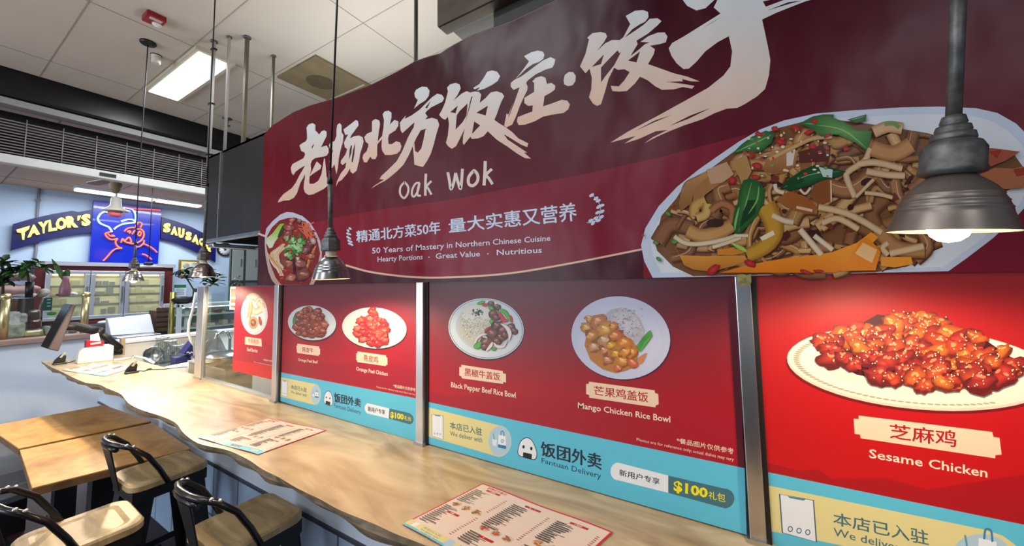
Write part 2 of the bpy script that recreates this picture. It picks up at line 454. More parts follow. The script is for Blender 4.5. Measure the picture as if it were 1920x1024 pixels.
MB().lathe([(0.05, 0), (0.05, -0.006), (0.018, -0.012), (0.012, -0.05), (0, -0.05)], (-5.17, 1.95, 3.70), 16).build('escutcheon', M_tin, sp)
mb = MB().bar((-5.20, 1.95, 3.66), (-5.18, 1.95, 3.61), 0.008, 0.008).bar((-5.14, 1.95, 3.66), (-5.16, 1.95, 3.61), 0.008, 0.008)
mb.lathe([(0.035, 0), (0.035, -0.004), (0, -0.004)], (-5.17, 1.95, 3.612), 12); mb.build('deflector', M_tin, sp)

# ------------------------------------------------------------------ hood, ducts, rods
hd = thing('exhaust_hood', 'dark steel kitchen hood with a seamed front behind the red banner', 'hood', (-1, 1.3, 1.98))
mb = MB(); zb, zt = H + 0.345, H + 0.993
mb.box(-3.40, 3.2, 1.165, 1.19, zb, zt); mb.box(-3.40, -3.38, 1.165, 2.3, zb, zt); mb.box(-3.4, 3.2, 1.165, 2.3, zt - .015, zt)
mb.build('canopy', M_hood, hd)
MB().box(-3.155, -3.145, 1.155, 1.168, zb, zt).build('seam_strip', M_alu, hd, label='thin bright vertical seam strip')
MB().box(-3.41, 3.2, 1.15, 1.20, zb - 0.012, zb + 0.006).build('bottom_flange', M_steel, hd)
mb = MB()
for k in range(5): mb.box(-3.3 + k * .55, -2.82 + k * .55, 1.3, 2.2, zb + .10, zb + .12)
mb.build('grease_filter', M_steel, hd)
sr = thing('overshelf', 'bright stainless overshelf rail under the hood', 'shelf', (-3.0, 1.5, 1.93))
mb = MB().box(-3.42, 0.8, 1.50, 1.56, 1.955, 1.982).box(-3.46, -3.36, 1.21, 1.56, 1.955, 1.982); mb.build('rail', M_steel, sr, bevel=0.008)
MB().box(-3.3, 0.8, 1.58, 1.9, 1.955, 1.97).build('shelf_board', M_steel, sr)
for k in range(4): MB().box(-3.28 + k * 0.16, -3.24 + k * 0.16, 1.6, 1.75, 1.92, 1.955).build('ticket_clip', mat('rust', (110, 80, 66), 0.6), sr)
dk = thing('ceiling_duct', 'dark boxed duct with a brown lower edge above the red banner', 'duct', (0.5, 1.7, 3.3))
MB().box(-1.12, 3.2, 1.28, 2.3, 2.90, 3.72).build('duct_box', mat('duct_black', (20, 19, 18), 0.6), dk)
MB().box(-1.145, 3.2, 1.255, 1.33, 2.875, 3.06).build('edge_board', wood('dark_brown', (60, 46, 36), (92, 74, 56), 0.6, 4, (0.3, 1, 1)), dk, bevel=0.01)
MB().box(-0.86, 3.2, 1.32, 2.0, 2.6, 2.90).build('duct_collar', mat('collar', (52, 52, 46), 0.6), dk)
RD = [(-3.60, 1.25, 0.016, 'silver hanging strut nearest the ceiling light with a black cable strapped to it', 2.66),
      (-3.43, 1.29, 0.012, 'slim silver hanging rod, second from the ceiling light', 2.63),
      (-3.31, 1.37, 0.017, 'thick rusty hanging strut, third from the ceiling light', 2.63),
      (-3.39, 1.61, 0.012, 'hanging rod at the left top corner of the red banner', 2.63)]
for x, y, w, lb, z0 in RD:
    t = thing('hanging_rod', lb, 'rod', (x, y, z0), 'rods that hang the hood from the ceiling')
    mb = MB().box(x - w, x + w, y - w, y + w * 0.2, z0 - 0.03, 3.695)
    mb.build('strut', M_alu if 'silver' in lb else mat('old_strut', (110, 104, 84), 0.55, 0.6, noise=0.3, nscale=14, stretch=(1, 1, 0.2)), t)
    MB().lathe([(w * 1.6, 0), (w * 1.6, -0.012), (0, -0.012)], (x, y - w * .4, 3.70), 10).build('ceiling_bracket', M_tin, t)
    if w == 0.016:
        for z in (3.62, 3.15, 2.72): MB().box(x - .022, x + .024, y - .022, y + .01, z, z + .012).build('cable_clamp', M_black, t)
p = on_y(780, 60, 1.45)
t = thing('hanging_rod', 'dark thin hanging rod in the middle above the red banner', 'rod', (p.x, 1.45, 2.6), 'rods that hang the hood from the ceiling')
MB().cyl((p.x, 1.45, 2.62), (p.x, 1.45, 3.70), 0.011, n=8).build('strut', mat('dark_rod', (70, 72, 64), 0.5, 0.5), t)
MB().lathe([(0.02, 0), (0.02, -0.012), (0, -0.012)], (p.x, 1.45, 3.70), 10).build('ceiling_bracket', M_tin, t)

# ------------------------------------------------------------------ the live edge counter
ZC = 0.992
front = [(77, 677.6), (97, 689), (115, 697), (135, 707), (160, 717.5), (185, 721), (201, 728.4), (226, 739), (241, 756), (263.5, 768), (305, 781.6), (330, 794), (344, 812), (372, 831.5), (420, 842.6), (441, 850),
         (467, 863), (492, 880), (524, 896), (557, 915.6), (599, 936), (640, 958), (700, 982), (740, 1000.5), (800, 1024), (870, 1056), (960, 1096)]
fp = [on_z(x, y, ZC) for x, y in front]
fp = [Vector((p.x, p.y, 0)) for p in fp]; last = fp[-1]
fp += [Vector((x, 0.71 + 0.012 * sin(7 * x), 0)) for x in (last.x + .3, last.x + .7, last.x + 1.2, 2.3)]
sm = []                                   # soften the traced edge
for i in range(len(fp) - 1):
    for k in range(4):
        t = k / 4; p0, p1, p2, p3 = fp[max(i - 1, 0)], fp[i], fp[i + 1], fp[min(i + 2, len(fp) - 1)]
        sm.append(0.5 * (2 * p1 + (p2 - p0) * t + (2 * p0 - 5 * p1 + 4 * p2 - p3) * t * t + (3 * p1 - p0 - 3 * p2 + p3) * t ** 3))
sm.append(fp[-1])
back = [Vector((2.3, 1.20, 0)), Vector((-3.30, 1.20, 0))] + [Vector((*on_z(x, y, ZC)[:2], 0)) for x, y in ((330, 695), (300, 687), (275, 680), (255, 675), (229, 665))]
rnd = random.Random(3)
edge = sm + back
under = [Vector((p.x, p.y + (0.022 + 0.012 * sin(9 * p.x) + 0.008 * sin(23 * p.x) if i < len(sm) else -0.004), 0)) for i, p in enumerate(edge)]
M_top = wood('maple_slab', (150, 124, 90), (200, 177, 140), 0.32, 3.4, (0.55, 2.0, 1), spots=0.30, coat=0.3, bands=2.4)
M_edge = wood('bark_edge', (92, 78, 62), (150, 128, 98), 0.6, 9, (0.6, 1, 2))
ct = thing('live_edge_counter', 'long pale wooden counter top with a wavy live edge', 'counter top', (-1, 1, ZC - 0.045))
tri = tessellate_polygon([[Vector((p.x, p.y, 0)) for p in edge]])
n = len(edge)
mb = MB().add([(p.x, p.y, ZC) for p in edge], tri); mb.add([(p.x, p.y, ZC - 0.045) for p in under], tessellate_polygon([[Vector((p.x, p.y, 0)) for p in under]]))
mb.build('slab', M_top, ct)
k = len(sm)
mb = MB().add([(p.x, p.y, ZC) for p in edge] + [(a.x * .5 + b.x * .5, a.y * .62 + b.y * .38 - (0.006 if i < k else 0), ZC - 0.02) for i, (a, b) in enumerate(zip(edge, under))] + [(p.x, p.y, ZC - 0.045) for p in under],
              [(r * n + i, r * n + (i + 1) % n, (r + 1) * n + (i + 1) % n, (r + 1) * n + i) for r in (0, 1) for i in range(n)], False)
mb.build('bark_edge', M_edge, ct, label='rough greyish live edge')
cb = thing('counter_cabinet', 'pale blue white counter base with a tiled foot under the wooden top', 'counter', (-1, 1, 0))
MB().box(-5.12, 2.3, 1.02, 1.15, 0.60, 0.945).build('upper_panel', M_bluewhite, cb)
tm, _tc, _br = tiles('blue_tile', (172, 194, 222), (164, 187, 217), (96, 108, 130), 0.30, 0.30, 0.006, 0.3)
mp = tm.node_tree.nodes.new('ShaderNodeMapping'); mp.inputs['Rotation'].default_value = (radians(90), 0, 0)
tm.node_tree.links.new(_tc.outputs['Object'], mp.inputs[0]); tm.node_tree.links.new(mp.outputs[0], _br.inputs['Vector'])
MB().box(-5.12, 2.3, 1.025, 1.15, 0.0, 0.592).build('tiled_foot', tm, cb)
MB().box(-5.12, 2.3, 1.01, 1.03, 0.588, 0.602).build('ledge', mat('dark_ledge', (64, 66, 76), 0.5), cb)
for x in (-4.6, -2.68, -0.9): MB().box(x - .015, x + .015, 0.90, 1.025, 0.84, 0.946).build('bracket', mat('grey_bracket', (130, 134, 138), 0.4, 0.5), cb)

# ------------------------------------------------------------------ tables
M_tt = wood('honey_table', (172, 122, 58), (206, 158, 88), 0.42, 3.2, (1.2, 1.6, 1), spots=0.3, bands=2.6)
M_te = wood('table_edge', (96, 66, 40), (130, 92, 56), 0.6, 8, (1, 1, 3))


def table(px, label):
    zt = 0.70; Q = [on_z(x, y, zt) for x, y in px]; ctr = sum(Q, Vector()) / 4
    t = thing('cafe_table', label, 'table', (ctr.x, ctr.y, 0), 'wooden two seat tables')
    P = [(q.x, q.y) for q in Q]
    MB().prism(P, zt - .008, zt).build('table_top', M_tt, t, bevel=0.002)
    MB().prism([(ctr.x + (x - ctr.x) * .998, ctr.y + (y - ctr.y) * .998) for x, y in P], zt - .042, zt - .0075).build('edge_band', M_te, t)
    cx, cy = ctr.x, ctr.y
    MB().box(cx - .05, cx + .05, cy - .05, cy + .05, 0.02, zt - .04).build('post', M_bframe, t)
    MB().box(cx - .16, cx + .16, cy - .16, cy + .16, zt - .055, zt - .04).build('top_plate', M_bframe, t)
    MB().box(cx - .27, cx + .27, cy - .035, cy + .035, 0, 0.02).box(cx - .035, cx + .035, cy - .27, cy + .27, 0, 0.02).build('foot', M_bframe, t, bevel=0.004)
    return t


table([(37, 844), (287, 793), (358, 841), (60, 915)], 'honey wooden cafe table beside the stools, nearer of the two')
table([(-24, 800), (195, 759.5), (283, 789.5), (35.5, 841)], 'honey wooden cafe table against the pale blue stall front, farther of the two')

gb = thing('grey_bench', 'low grey bench at the left picture edge beside the honey tables', 'bench', tuple(on_z(0, 870, .45) - Vector((0, 0, .45))))
P = [on_z(x, y, .45) for x, y in ((-70, 792), (48, 846), (72, 914), (-70, 962))]
MB().prism([(p.x, p.y) for p in P], .41, .45).build('seat', mat('bench_grey', (92, 94, 98), .5), gb, bevel=.006)
cx_, cy_ = sum(p.x for p in P) / 4, sum(p.y for p in P) / 4
for s_ in (-.32, .22): MB().box(cx_ + s_ - .02, cx_ + s_ + .02, cy_ - .12, cy_ + .12, 0, .41).build('leg', M_bframe, gb)

# ------------------------------------------------------------------ low back stools
M_seat = wood('elm_seat', (138, 112, 76), (194, 168, 122), 0.45, 2.6, (1.0, 7.0, 1), bands=0.9)


def rrect(w, d, r, n=7):
    P = []
    for cx, cy, a0 in ((w - r, d - r, 0), (-w + r, d - r, 90), (-w + r, -d + r, 180), (w - r, -d + r, 270)):
        for k in range(n + 1):
            a = radians(a0 + 90 * k / n); P.append((cx + r * cos(a), cy + r * sin(a)))
    return P


def stool():
    t = thing('bar_stool', '', 'stool', (0, 0, 0), 'low back stools along the counter')
    Z = 0.72; o1 = rrect(.152, .155, .055); o2 = rrect(.145, .148, .05); o3 = rrect(.115, .118, .035); o4 = rrect(.10, .103, .03)
    n = len(o1); V = []
    for o, z in ((o2, Z - .035), (o1, Z - .03), (o1, Z - .008), (o2, Z), (o3, Z), (o4, Z - .005)): V += [(x, y, z) for x, y in o]
    fs = [(k * n + i, k * n + (i + 1) % n, (k + 1) * n + (i + 1) % n, (k + 1) * n + i) for k in range(5) for i in range(n)]
    fs += [tuple(range(n))[::-1], tuple(5 * n + i for i in range(n))]
    MB().add(V, fs, False).build('seat', M_seat, t)
    for sx in (-1, 1):
        for sy in (-1, 1):
            a = Vector((sx * .128, sy * .132, Z - .036)); b = Vector((sx * .190, sy * .19, 0))
            d1 = Vector((-sx * .075, 0, 0)); d2 = Vector((0, -sy * .075, 0)); e1 = d1 * .42; e2 = d2 * .42
            mb = MB()               # folded sheet metal leg: two tapering flanges meeting at the corner
            th = Vector((0, -sy * .006, 0)); mb.hexa([b, b + e1, b + e1 + th, b + th], [a, a + d1, a + d1 + th, a + th])
            th = Vector((-sx * .006, 0, 0)); mb.hexa([b, b + e2, b + e2 + th, b + th], [a, a + d2, a + d2 + th, a + th])
            lg = mb.build('leg', M_bframe, t)
            MB().box(b.x - .02 * (sx > 0) - 0.0, b.x + .02 * (sx < 0), b.y - .02 * (sy > 0), b.y + .02 * (sy < 0), 0, .018).build('foot_cap', M_black, lg)
    mb = MB(); q = .136; z0, z1 = Z - .085, Z - .034
    for a, b in (((-q, -q - .004), (q, -q - .004)), ((-q, q + .004), (q, q + .004)), ((-q - .002, -q), (-q - .002, q)), ((q + .002, -q), (q + .002, q))):
        mb.bar((a[0], a[1], (z0 + z1) / 2), (b[0], b[1], (z0 + z1) / 2), 0.006, z1 - z0)
    mb.build('apron', M_bframe, t)
    q = .166; mb = MB()
    for a, b in (((-q, -q), (q, -q)), ((-q, q), (q, q)), ((-q, -q), (-q, q)), ((q, -q), (q, q))):
        mb.bar((a[0], a[1] * 1.03, 0.27), (b[0], b[1] * 1.03, 0.27), 0.008, 0.03)
    mb.build('footrest', M_bframe, t)
    # back: a bent tube that rises from the sides of the seat to a low bowed rail
    P = []
    side = [(.150, -.02, Z - .03), (.151, -.055, Z + .045), (.149, -.10, Z + .125), (.140, -.155, Z + .18), (.105, -.19, Z + .198), (.05, -.205, Z + .202), (0, -.208, Z + .203)]
    P = side + [(-x, y, z) for x, y, z in side[-2::-1]]
    MB().tube(P, 0.0108, 10).build('back_rail', M_dark, t)
    MB().tube([(.10, -.196, Z + .178), (.05, -.207, Z + .182), (0, -.21, Z + .183), (-.05, -.207, Z + .182), (-.10, -.196, Z + .178)], 0.010, 8).build('rail_liner', M_dark, t)
    MB().hexa([(-.035, -.165, Z - .035), (.035, -.165, Z - .035), (.035, -.16, Z - .035), (-.035, -.16, Z - .035)], [(-.06, -.212, Z + .19), (.06, -.212, Z + .19), (.06, -.206, Z + .19), (-.06, -.206, Z + .19)]).build('back_splat', M_bframe, t)
    for s_ in (-1, 1):
        for q_ in ((s_ * .142, -.150, Z + .186), (s_ * .128, -.170, Z + .196), (s_ * .150, -.04, Z + .02)): MB().ball(q_, .0075, 10).build('bolt', M_alu, t)
    return t


st = stool()
ST = [(-1.705, 0.765, 0.0, 'dark wooden low back stool at the counter, nearest to the middle paper menu'),
      (-2.59, 0.755, 0.02, 'dark wooden low back stool between the cafe tables and the counter'),
      (-2.215, 0.415, -0.03, 'brightly lit pale wooden low back stool pulled out in the bottom left corner')]
for i, (x, y, a, lb) in enumerate(ST):
    o = st if i == 0 else copy_tree(st)
    o.location = (x, y, 0); o.rotation_euler.z = a; o['label'] = lb

# ------------------------------------------------------------------ pendant lamps
M_bulb = mat('lit_bulb', (255, 250, 235), 0.3, emit=(255, 232, 190), es=14.0)
M_in = mat('shade_lining', (235, 225, 190), 0.5)
M_cer = mat('ceramic_neck', (226, 218, 200), 0.4)
R0 = 0.084


def pendant(base, label, neck, tilt, stem, k, cable, power, M_s, drop=.014):
    """base: centre of the rim"""
    t = thing('pendant_lamp', label, 'pendant lamp', base, 'metal pendant lamps over the counter')
    B = Vector(base); Rt = Matrix.Rotation(radians(tilt[0]), 3, 'X') @ Matrix.Rotation(radians(tilt[1]), 3, 'Y') @ Matrix.Scale(k, 3)
    sh = [(R0, 0), (R0 - .0015, .004), (.0775, .018), (.073, .032), (.0715, .040), (.0725, .042), (.0705, .044), (.0675, .052), (.0685, .054), (.0665, .056), (.062, .065), (.063, .067), (.061, .069), (.055, .079), (.046, .089), (.036, .098), (.028, .105)]
    inn = [(r - .0022, z + .001) for r, z in sh]
    MB().lathe(sh, B, 48, Rt, True, False).build('shade', M_s, t)
    MB().lathe(inn, B, 48, Rt, True, False).build('shade_lining', M_in, t)
    z = 0.104
    if neck:
        MB().lathe([(.024, z - .004), (.025, z + .006), (.023, z + .010), (.0235, z + .026), (.021, z + .032)], B, 24, Rt).build('ceramic_neck', M_cer, t)
        mb = MB()
        for j in (0, 1, 2): mb.ball(B + Rt @ Vector((.030 * cos(j * 2.1 + .6), .030 * sin(j * 2.1 + .6), z + .003)), .0055 * k, 8)
        mb.build('screw', M_alu, t)
        z += .028
    cap = [(.034, z), (.043, z + .004), (.044, z + .012), (.042, z + .016), (.042, z + .048), (.036, z + .060), (.026, z + .066)]
    MB().lathe(cap, B, 8 if neck else 32, Rt, not neck).build('socket_cap', M_tin, t)
    z += .064
    col = [(.028, z), (.030, z + .004), (.028, z + .014), (.022, z + .016), (.024, z + .020), (.022, z + .028), (.016, z + .030), (.018, z + .034), (.015, z + .046), (.011, z + .048)]
    MB().lathe(col, B, 24, Rt).build('threaded_collar', M_tin, t)
    z += .046
    top = B + Rt @ Vector((0, 0, z + stem))
    MB().cyl(B + Rt @ Vector((0, 0, z - .01)), top, .0105 * k, n=14).build('stem', M_tin, t)
    MB().lathe([(.0125, -.012), (.0125, .012), (.007, .02), (.0045, .055)], top, 14, Matrix.Scale(k, 3)).build('stem_cap', M_black, t)
    mb = MB().tube([top + Vector((0, 0, .03))] + [Vector(c) for c in cable], .0042, 6); mb.build('cord', M_black, t)
    e = Vector(cable[-1])
    if e.z > 3.6: MB().lathe([(.052, 0), (.052, -.012), (.045, -.022), (.008, -.028)], e, 24).build('canopy', M_black, t)
    bl = B + Rt @ Vector((0, 0, drop))
    prof = [(0, -.034), (.014, -.031), (.024, -.022), (.029, -.008), (.029, .004), (.024, .022), (.016, .045), (.013, .06)]
    MB().lathe(prof, bl, 24, Rt, True, False).build('bulb', M_bulb, t)
    l = bpy.data.lights.new('bulb_light', 'SPOT'); l.energy = power; l.color = (1.0, 0.80, 0.54); l.shadow_soft_size = 0.03; l.spot_size = radians(165); l.spot_blend = 0.35
    o = bpy.data.objects.new('bulb_light', l); o.location = B + Rt @ Vector((0, 0, -.052)); C.objects.link(o)
    return t


M_gs = mat('grey_shade', (138, 127, 119), 0.40, 0.75, noise=0.1, nscale=20)
p = on_y(1779, 435, 0.83)
pendant(tuple(p), 'dark metal pendant lamp in front of the noodle plate, the largest in view', False, (3.0, 4.5), .30, .833, [(p.x - .022, .83, 2.6), (p.x - .022, .83, 3.70)], 13, M_gs)
p = on_y(621, 524, 0.865)
pendant(tuple(p), 'silver pendant lamp with a white ceramic neck in front of the beef noodle bowl', True, (1.0, -1.5), .225, .833, [(p.x + .006, .865, 2.9), (p.x + .006, .865, 3.70)], 14, M_shade, .036)
p = on_y(380, 519, 1.0)
pendant(tuple(p), 'bronze silver pendant lamp in front of the neon sign end and steel post', True, (0, 0.5), .50, .81, [(p.x, 1.0, 2.9), (p.x, 1.0, 3.70)], 38, mat('bronze_shade', (165, 150, 142), 0.26, 1.0, noise=0.25, nscale=18), .026)
p = on_y(250, 527, 0.97)
pendant(tuple(p), 'farthest pendant lamp hanging on a long cord from the black ceiling disc', True, (0, 0), .15, .77, [(p.x + .0, .967, 2.5), (-4.075, .963, 3.70)], 62, mat('clear_shade', (205, 200, 195), 0.2, 1.0))

# ------------------------------------------------------------------ the butcher stall beyond
def pbox(x, depth, px0, py0, px1, py1):
    a = on_x(px0, py0, x); b = on_x(px1, py1, x); return MB().box(x - depth, x, a.y, b.y, a.z, b.z)


def P2(x):
    return lambda px, py: on_x(px, py, x)


XW = -10.5
# neon sign: central board
ns = thing('neon_sign', 'blue neon sign board with a white chef hat and an orange neon figure', 'neon sign', tuple(on_x(238, 435, XW + .1)))
c5 = crop(160, 360, 7.3125)
bd = [on_x(x, y, XW + .12) for x, y in c5([(120, 112), (1045, 232), (995, 990), (50, 968)])]
MB().slab(bd, (-.10, 0, 0)).build('board', mat('sign_blue', (8, 34, 168), 0.25, coat=0.4), ns)
MN_w = mat('neon_white', (150, 210, 255), 0.3, emit=(165, 218, 255), es=1.9)
MN_o = mat('neon_orange', (255, 96, 40), 0.3, emit=(255, 84, 26), es=2.0)
MN_r = mat('neon_red', (255, 120, 120), 0.3, emit=(255, 60, 60), es=1.1)


def neon(paths, r, m, name, tr, x=XW + .17, parent=ns):
    mb = MB()
    for p in paths:
        q = []
        for i in range(len(p) - 1):
            for k in range(4):
                t = k / 4; p0, p1, p2, p3 = p[max(i - 1, 0)], p[i], p[i + 1], p[min(i + 2, len(p) - 1)]
                q.append(tuple(0.5 * (2 * p1[d] + (p2[d] - p0[d]) * t + (2 * p0[d] - 5 * p1[d] + 4 * p2[d] - p3[d]) * t * t + (3 * p1[d] - p0[d] - 3 * p2[d] + p3[d]) * t ** 3) for d in (0, 1)))
        q.append(p[-1]); mb.tube([on_x(a, b, x) for a, b in tr(q)], r, 6)
    return mb.build(name, m, parent)


neon([[(450, 290), (400, 300), (330, 285), (260, 272), (200, 310), (172, 370), (200, 425), (260, 455), (320, 480), (345, 510), (365, 545)],
      [(520, 215), (600, 225), (655, 250), (685, 310), (690, 380), (672, 415)],
      [(395, 512), (430, 480), (500, 445), (580, 430), (665, 420), (680, 400), (640, 378), (570, 378), (490, 402)]], .014, MN_w, 'hat_tube', c5)
neon([[(365, 545), (310, 555), (275, 575), (300, 620), (350, 650), (400, 650), (440, 640), (415, 680), (425, 720), (455, 755), (500, 770), (420, 780), (360, 820), (290, 900), (245, 945)],
      [(310, 570), (345, 605), (400, 605), (360, 590)],
      [(490, 695), (510, 640), (540, 670), (600, 620), (630, 690), (570, 690), (520, 665)], [(560, 690), (640, 710), (700, 700), (760, 670), (800, 610), (800, 550), (760, 510), (700, 510)],
      [(580, 550), (600, 530), (620, 550), (600, 565)], [(720, 590), (740, 540), (765, 560), (750, 600), (725, 595)], [(640, 580), (680, 525)], [(535, 540), (570, 505), (620, 490), (680, 485)],
      [(690, 480), (720, 420), (775, 430), (755, 490)], [(690, 755), (750, 745), (800, 700), (805, 660)], [(800, 710), (870, 740), (940, 785), (985, 830)], [(780, 850), (840, 870), (910, 925)]], .0125, MN_o, 'figure_tube', c5)
neon([[(540, 212), (700, 232), (1030, 252)]], .016, MN_r, 'top_tube', c5)

for y_, z_, col_, e_ in ((205, 358, (.2, .4, 1.0), 2.5), (268, 360, (1.0, .14, .32), 3), (232, 470, (1.0, .3, .12), .6)):
    l = bpy.data.lights.new('neon_light', 'POINT'); l.energy = e_; l.color = col_; l.shadow_soft_size = .12
    o = bpy.data.objects.new('neon_light', l); o.location = on_x(y_, z_, XW + .8); C.objects.link(o)

# arms with lettering
c6 = crop(10, 380, 10.239)
c7 = crop(160, 320, 6.4)
M_arm = mat('sign_navy', (10, 14, 84), 0.35)
M_let = mat('neon_yellow', (255, 240, 140), 0.4, emit=(255, 222, 40), es=1.7)
M_letb = mat('letter_can', (190, 160, 40), 0.5)
ta = thing('sign_arm', 'left navy sign arm rising towards the neon board, with yellow glowing letters', 'sign', tuple(on_x(97, 430, XW + .1)), 'navy arms of the sign')
arm = [on_x(x, y, XW + .10) for x, y in c6([(150, 412), (500, 310), (900, 220), (1280, 155), (1400, 180), (1690, 130), (1650, 570), (1300, 612), (900, 690), (500, 800), (100, 925)])]
MB().slab(arm, (-.05, 0, 0)).build('board', M_arm, ta)


def letter3d(ch, quad, tr, parent, x):
    q = tr(quad)
    ink = Ink(lambda px, py: on_x(px, py, x), (1, 0, 0), base=0); ink.text(ch, q, (255, 255, 255), bold=0.05)
    me = bpy.data.meshes.new('letter'); me.from_pydata(ink.v, [], ink.f); o = bpy.data.objects.new('letter', me); C.objects.link(o)
    bm = bmesh.new(); bm.from_mesh(me); bmesh.ops.remove_doubles(bm, verts=bm.verts, dist=1e-4)
    for f in bm.faces:
        f.normal_update()
        if f.normal.x < 0: f.normal_flip()
    bm.to_mesh(me); bm.free()
    me.materials.append(M_let); s = o.modifiers.new('solid', 'SOLIDIFY'); s.thickness = .035; s.offset = -1
    o.parent = parent; o.matrix_parent_inverse = ABS(parent).inverted(); return o


for ch, q in (('T', [(218, 520), (470, 445), (400, 700), (300, 720)]), ('A', [(500, 425), (600, 420), (665, 605), (430, 670)]), ('Y', [(635, 380), (835, 340), (790, 580), (690, 595)]), ('L', [(840, 335), (910, 325), (1000, 530), (835, 555)]),
              ('O', [(985, 285), (1170, 280), (1190, 505), (965, 525)]), ('R', [(1165, 270), (1340, 240), (1400, 470), (1200, 480)]), ("'", [(1395, 255), (1450, 245), (1430, 330), (1385, 345)]), ('S', [(1460, 225), (1640, 215), (1635, 440), (1475, 450)])):
    letter3d(ch, q, c6, ta, XW + .16)
sa = thing('sign_arm', 'right navy sign arm with yellow glowing letters, its end behind a pendant lamp', 'sign', tuple(on_x(350, 430, XW + .1)), 'navy arms of the sign')
arm = [on_x(x, y, XW + .10) for x, y in c7([(915, 555), (1100, 610), (1250, 665), (1400, 740), (1530, 830), (1570, 870), (1560, 1100), (1480, 1050), (1300, 960), (1100, 870), (905, 810)])]
MB().slab(arm, (-.05, 0, 0)).build('board', M_arm, sa)
for ch, q in (('S', [(945, 630), (1025, 630), (1020, 740), (940, 740)]), ('A', [(1055, 668), (1092, 674), (1106, 778), (1030, 765)]), ('U', [(1122, 684), (1192, 700), (1180, 812), (1120, 797)]), ('S', [(1215, 725), (1280, 745), (1270, 840), (1205, 830)]),
              ('A', [(1310, 765), (1350, 775), (1360, 890), (1285, 850)]), ('G', [(1375, 800), (1440, 825), (1440, 915), (1370, 890)]), ('E', [(1450, 885), (1505, 915), (1505, 975), (1440, 940)])):
    letter3d(ch, q, c7, sa, XW + .16)

# fluorescent battens
M_tube = mat('batten_glow', (245, 250, 255), 0.3, emit=(235, 244, 255), es=1.5)
for i, (a, b) in enumerate((((139, 356.5), (290, 378)), ((293, 378.5), (376, 389)))):
    p = on_x(*a, -9.75); q = on_x(*b, -9.75); z = (p.z + q.z) / 2 + .0
    t = thing('fluorescent_batten', ('longer', 'shorter looking')[i] + ' white fluorescent batten above the neon sign, ' + ('left one' if i == 0 else 'right one'), 'ceiling light', (-9.75, (p.y + q.y) / 2, 3.4), 'fluorescent battens of the stall')
    MB().box(-9.86, -9.64, p.y, q.y, 3.405, 3.45).build('housing', M_white, t)
    MB().box(-9.85, -9.65, p.y + .01, q.y - .01, 3.37, 3.405).build('tube_cover', M_tube, t, bevel=.01)

# ceiling fan and pendant inside the stall
cf = thing('ceiling_fan', 'beige ceiling fan whose blade tips show below the white fascia', 'fan', (-6.8, 1.48, 3.44))
p = on_x(217, 349, -6.8); M_fan = mat('fan_beige', (150, 132, 108), 0.55)
MB().cyl((-6.8, p.y, 3.2), (-6.8, p.y, 3.45), .012).build('downrod', M_fan, cf)
pz = p.z
MB().lathe([(.0, pz - .10), (.03, pz - .09), (.05, pz - .03), (.065, pz + .01), (.05, pz + .05), (.10, pz + .07), (.10, pz + .14), (.02, pz + .16)], (-6.8, p.y, 0), 20).build('motor_hub', M_fan, cf)
for k in range(4):
    a = radians(8 + 90 * k); d = Vector((cos(a), sin(a), 0)); n_ = Vector((-sin(a), cos(a), 0)); c0 = Vector((-6.8, p.y, pz + .10)); pts = []
    for r, w in ((.12, .03), (.25, .05), (.45, .07), (.60, .07), (.67, .05), (.69, 0)): pts.append((r, w))
    out = [c0 + d * r + n_ * w for r, w in pts] + [c0 + d * r - n_ * w for r, w in pts[-2::-1]]
    MB().slab(out, (0, 0, .008)).build('blade', mat('fan_blade', (136, 116, 104), 0.6), cf)
sp2 = thing('stall_pendant', 'pale pendant with a flared rim and a pinkish glass hanging over the chef hat', 'pendant lamp', tuple(on_x(217, 385, -8.2)))
p = on_x(217, 385, -8.2)
MB().cyl(p + Vector((0, 0, .04)), (p.x, p.y, 3.45), .010).build('rod', M_alu, sp2)
MB().lathe([(.02, .14), (.055, .11), (.065, -.01), (.10, -.05), (.145, -.085), (.145, -.095), (.10, -.10), (0, -.10)], p, 24).build('fitter', mat('fan_white', (196, 192, 182), 0.4), sp2)
MB().lathe([(.0, -.19), (.06, -.18), (.085, -.15), (.08, -.10), (.0, -.10)], p, 20).build('glass_bowl', mat('pink_glass', (235, 120, 130), 0.3), sp2)
sp3 = thing('stall_pendant', 'flat grey pendant shade on a thin black cord in front of the glass door fridge', 'pendant lamp', tuple(on_x(277, 500, -7.6)))
p = on_x(278, 502, -7.6)
MB().cyl(p, (p.x, p.y, 3.45), .006, n=6).build('cord', M_black, sp3)
MB().lathe([(.165, 0), (.16, .012), (.09, .03), (.05, .035), (0, .036)], p, 24).build('shade', mat('grey_pan', (150, 152, 158), 0.4, .4), sp3)
MB().lathe([(.05, .03), (.055, .06), (.04, .085), (0, .09)], p, 16).build('socket_cap', M_black, sp3)

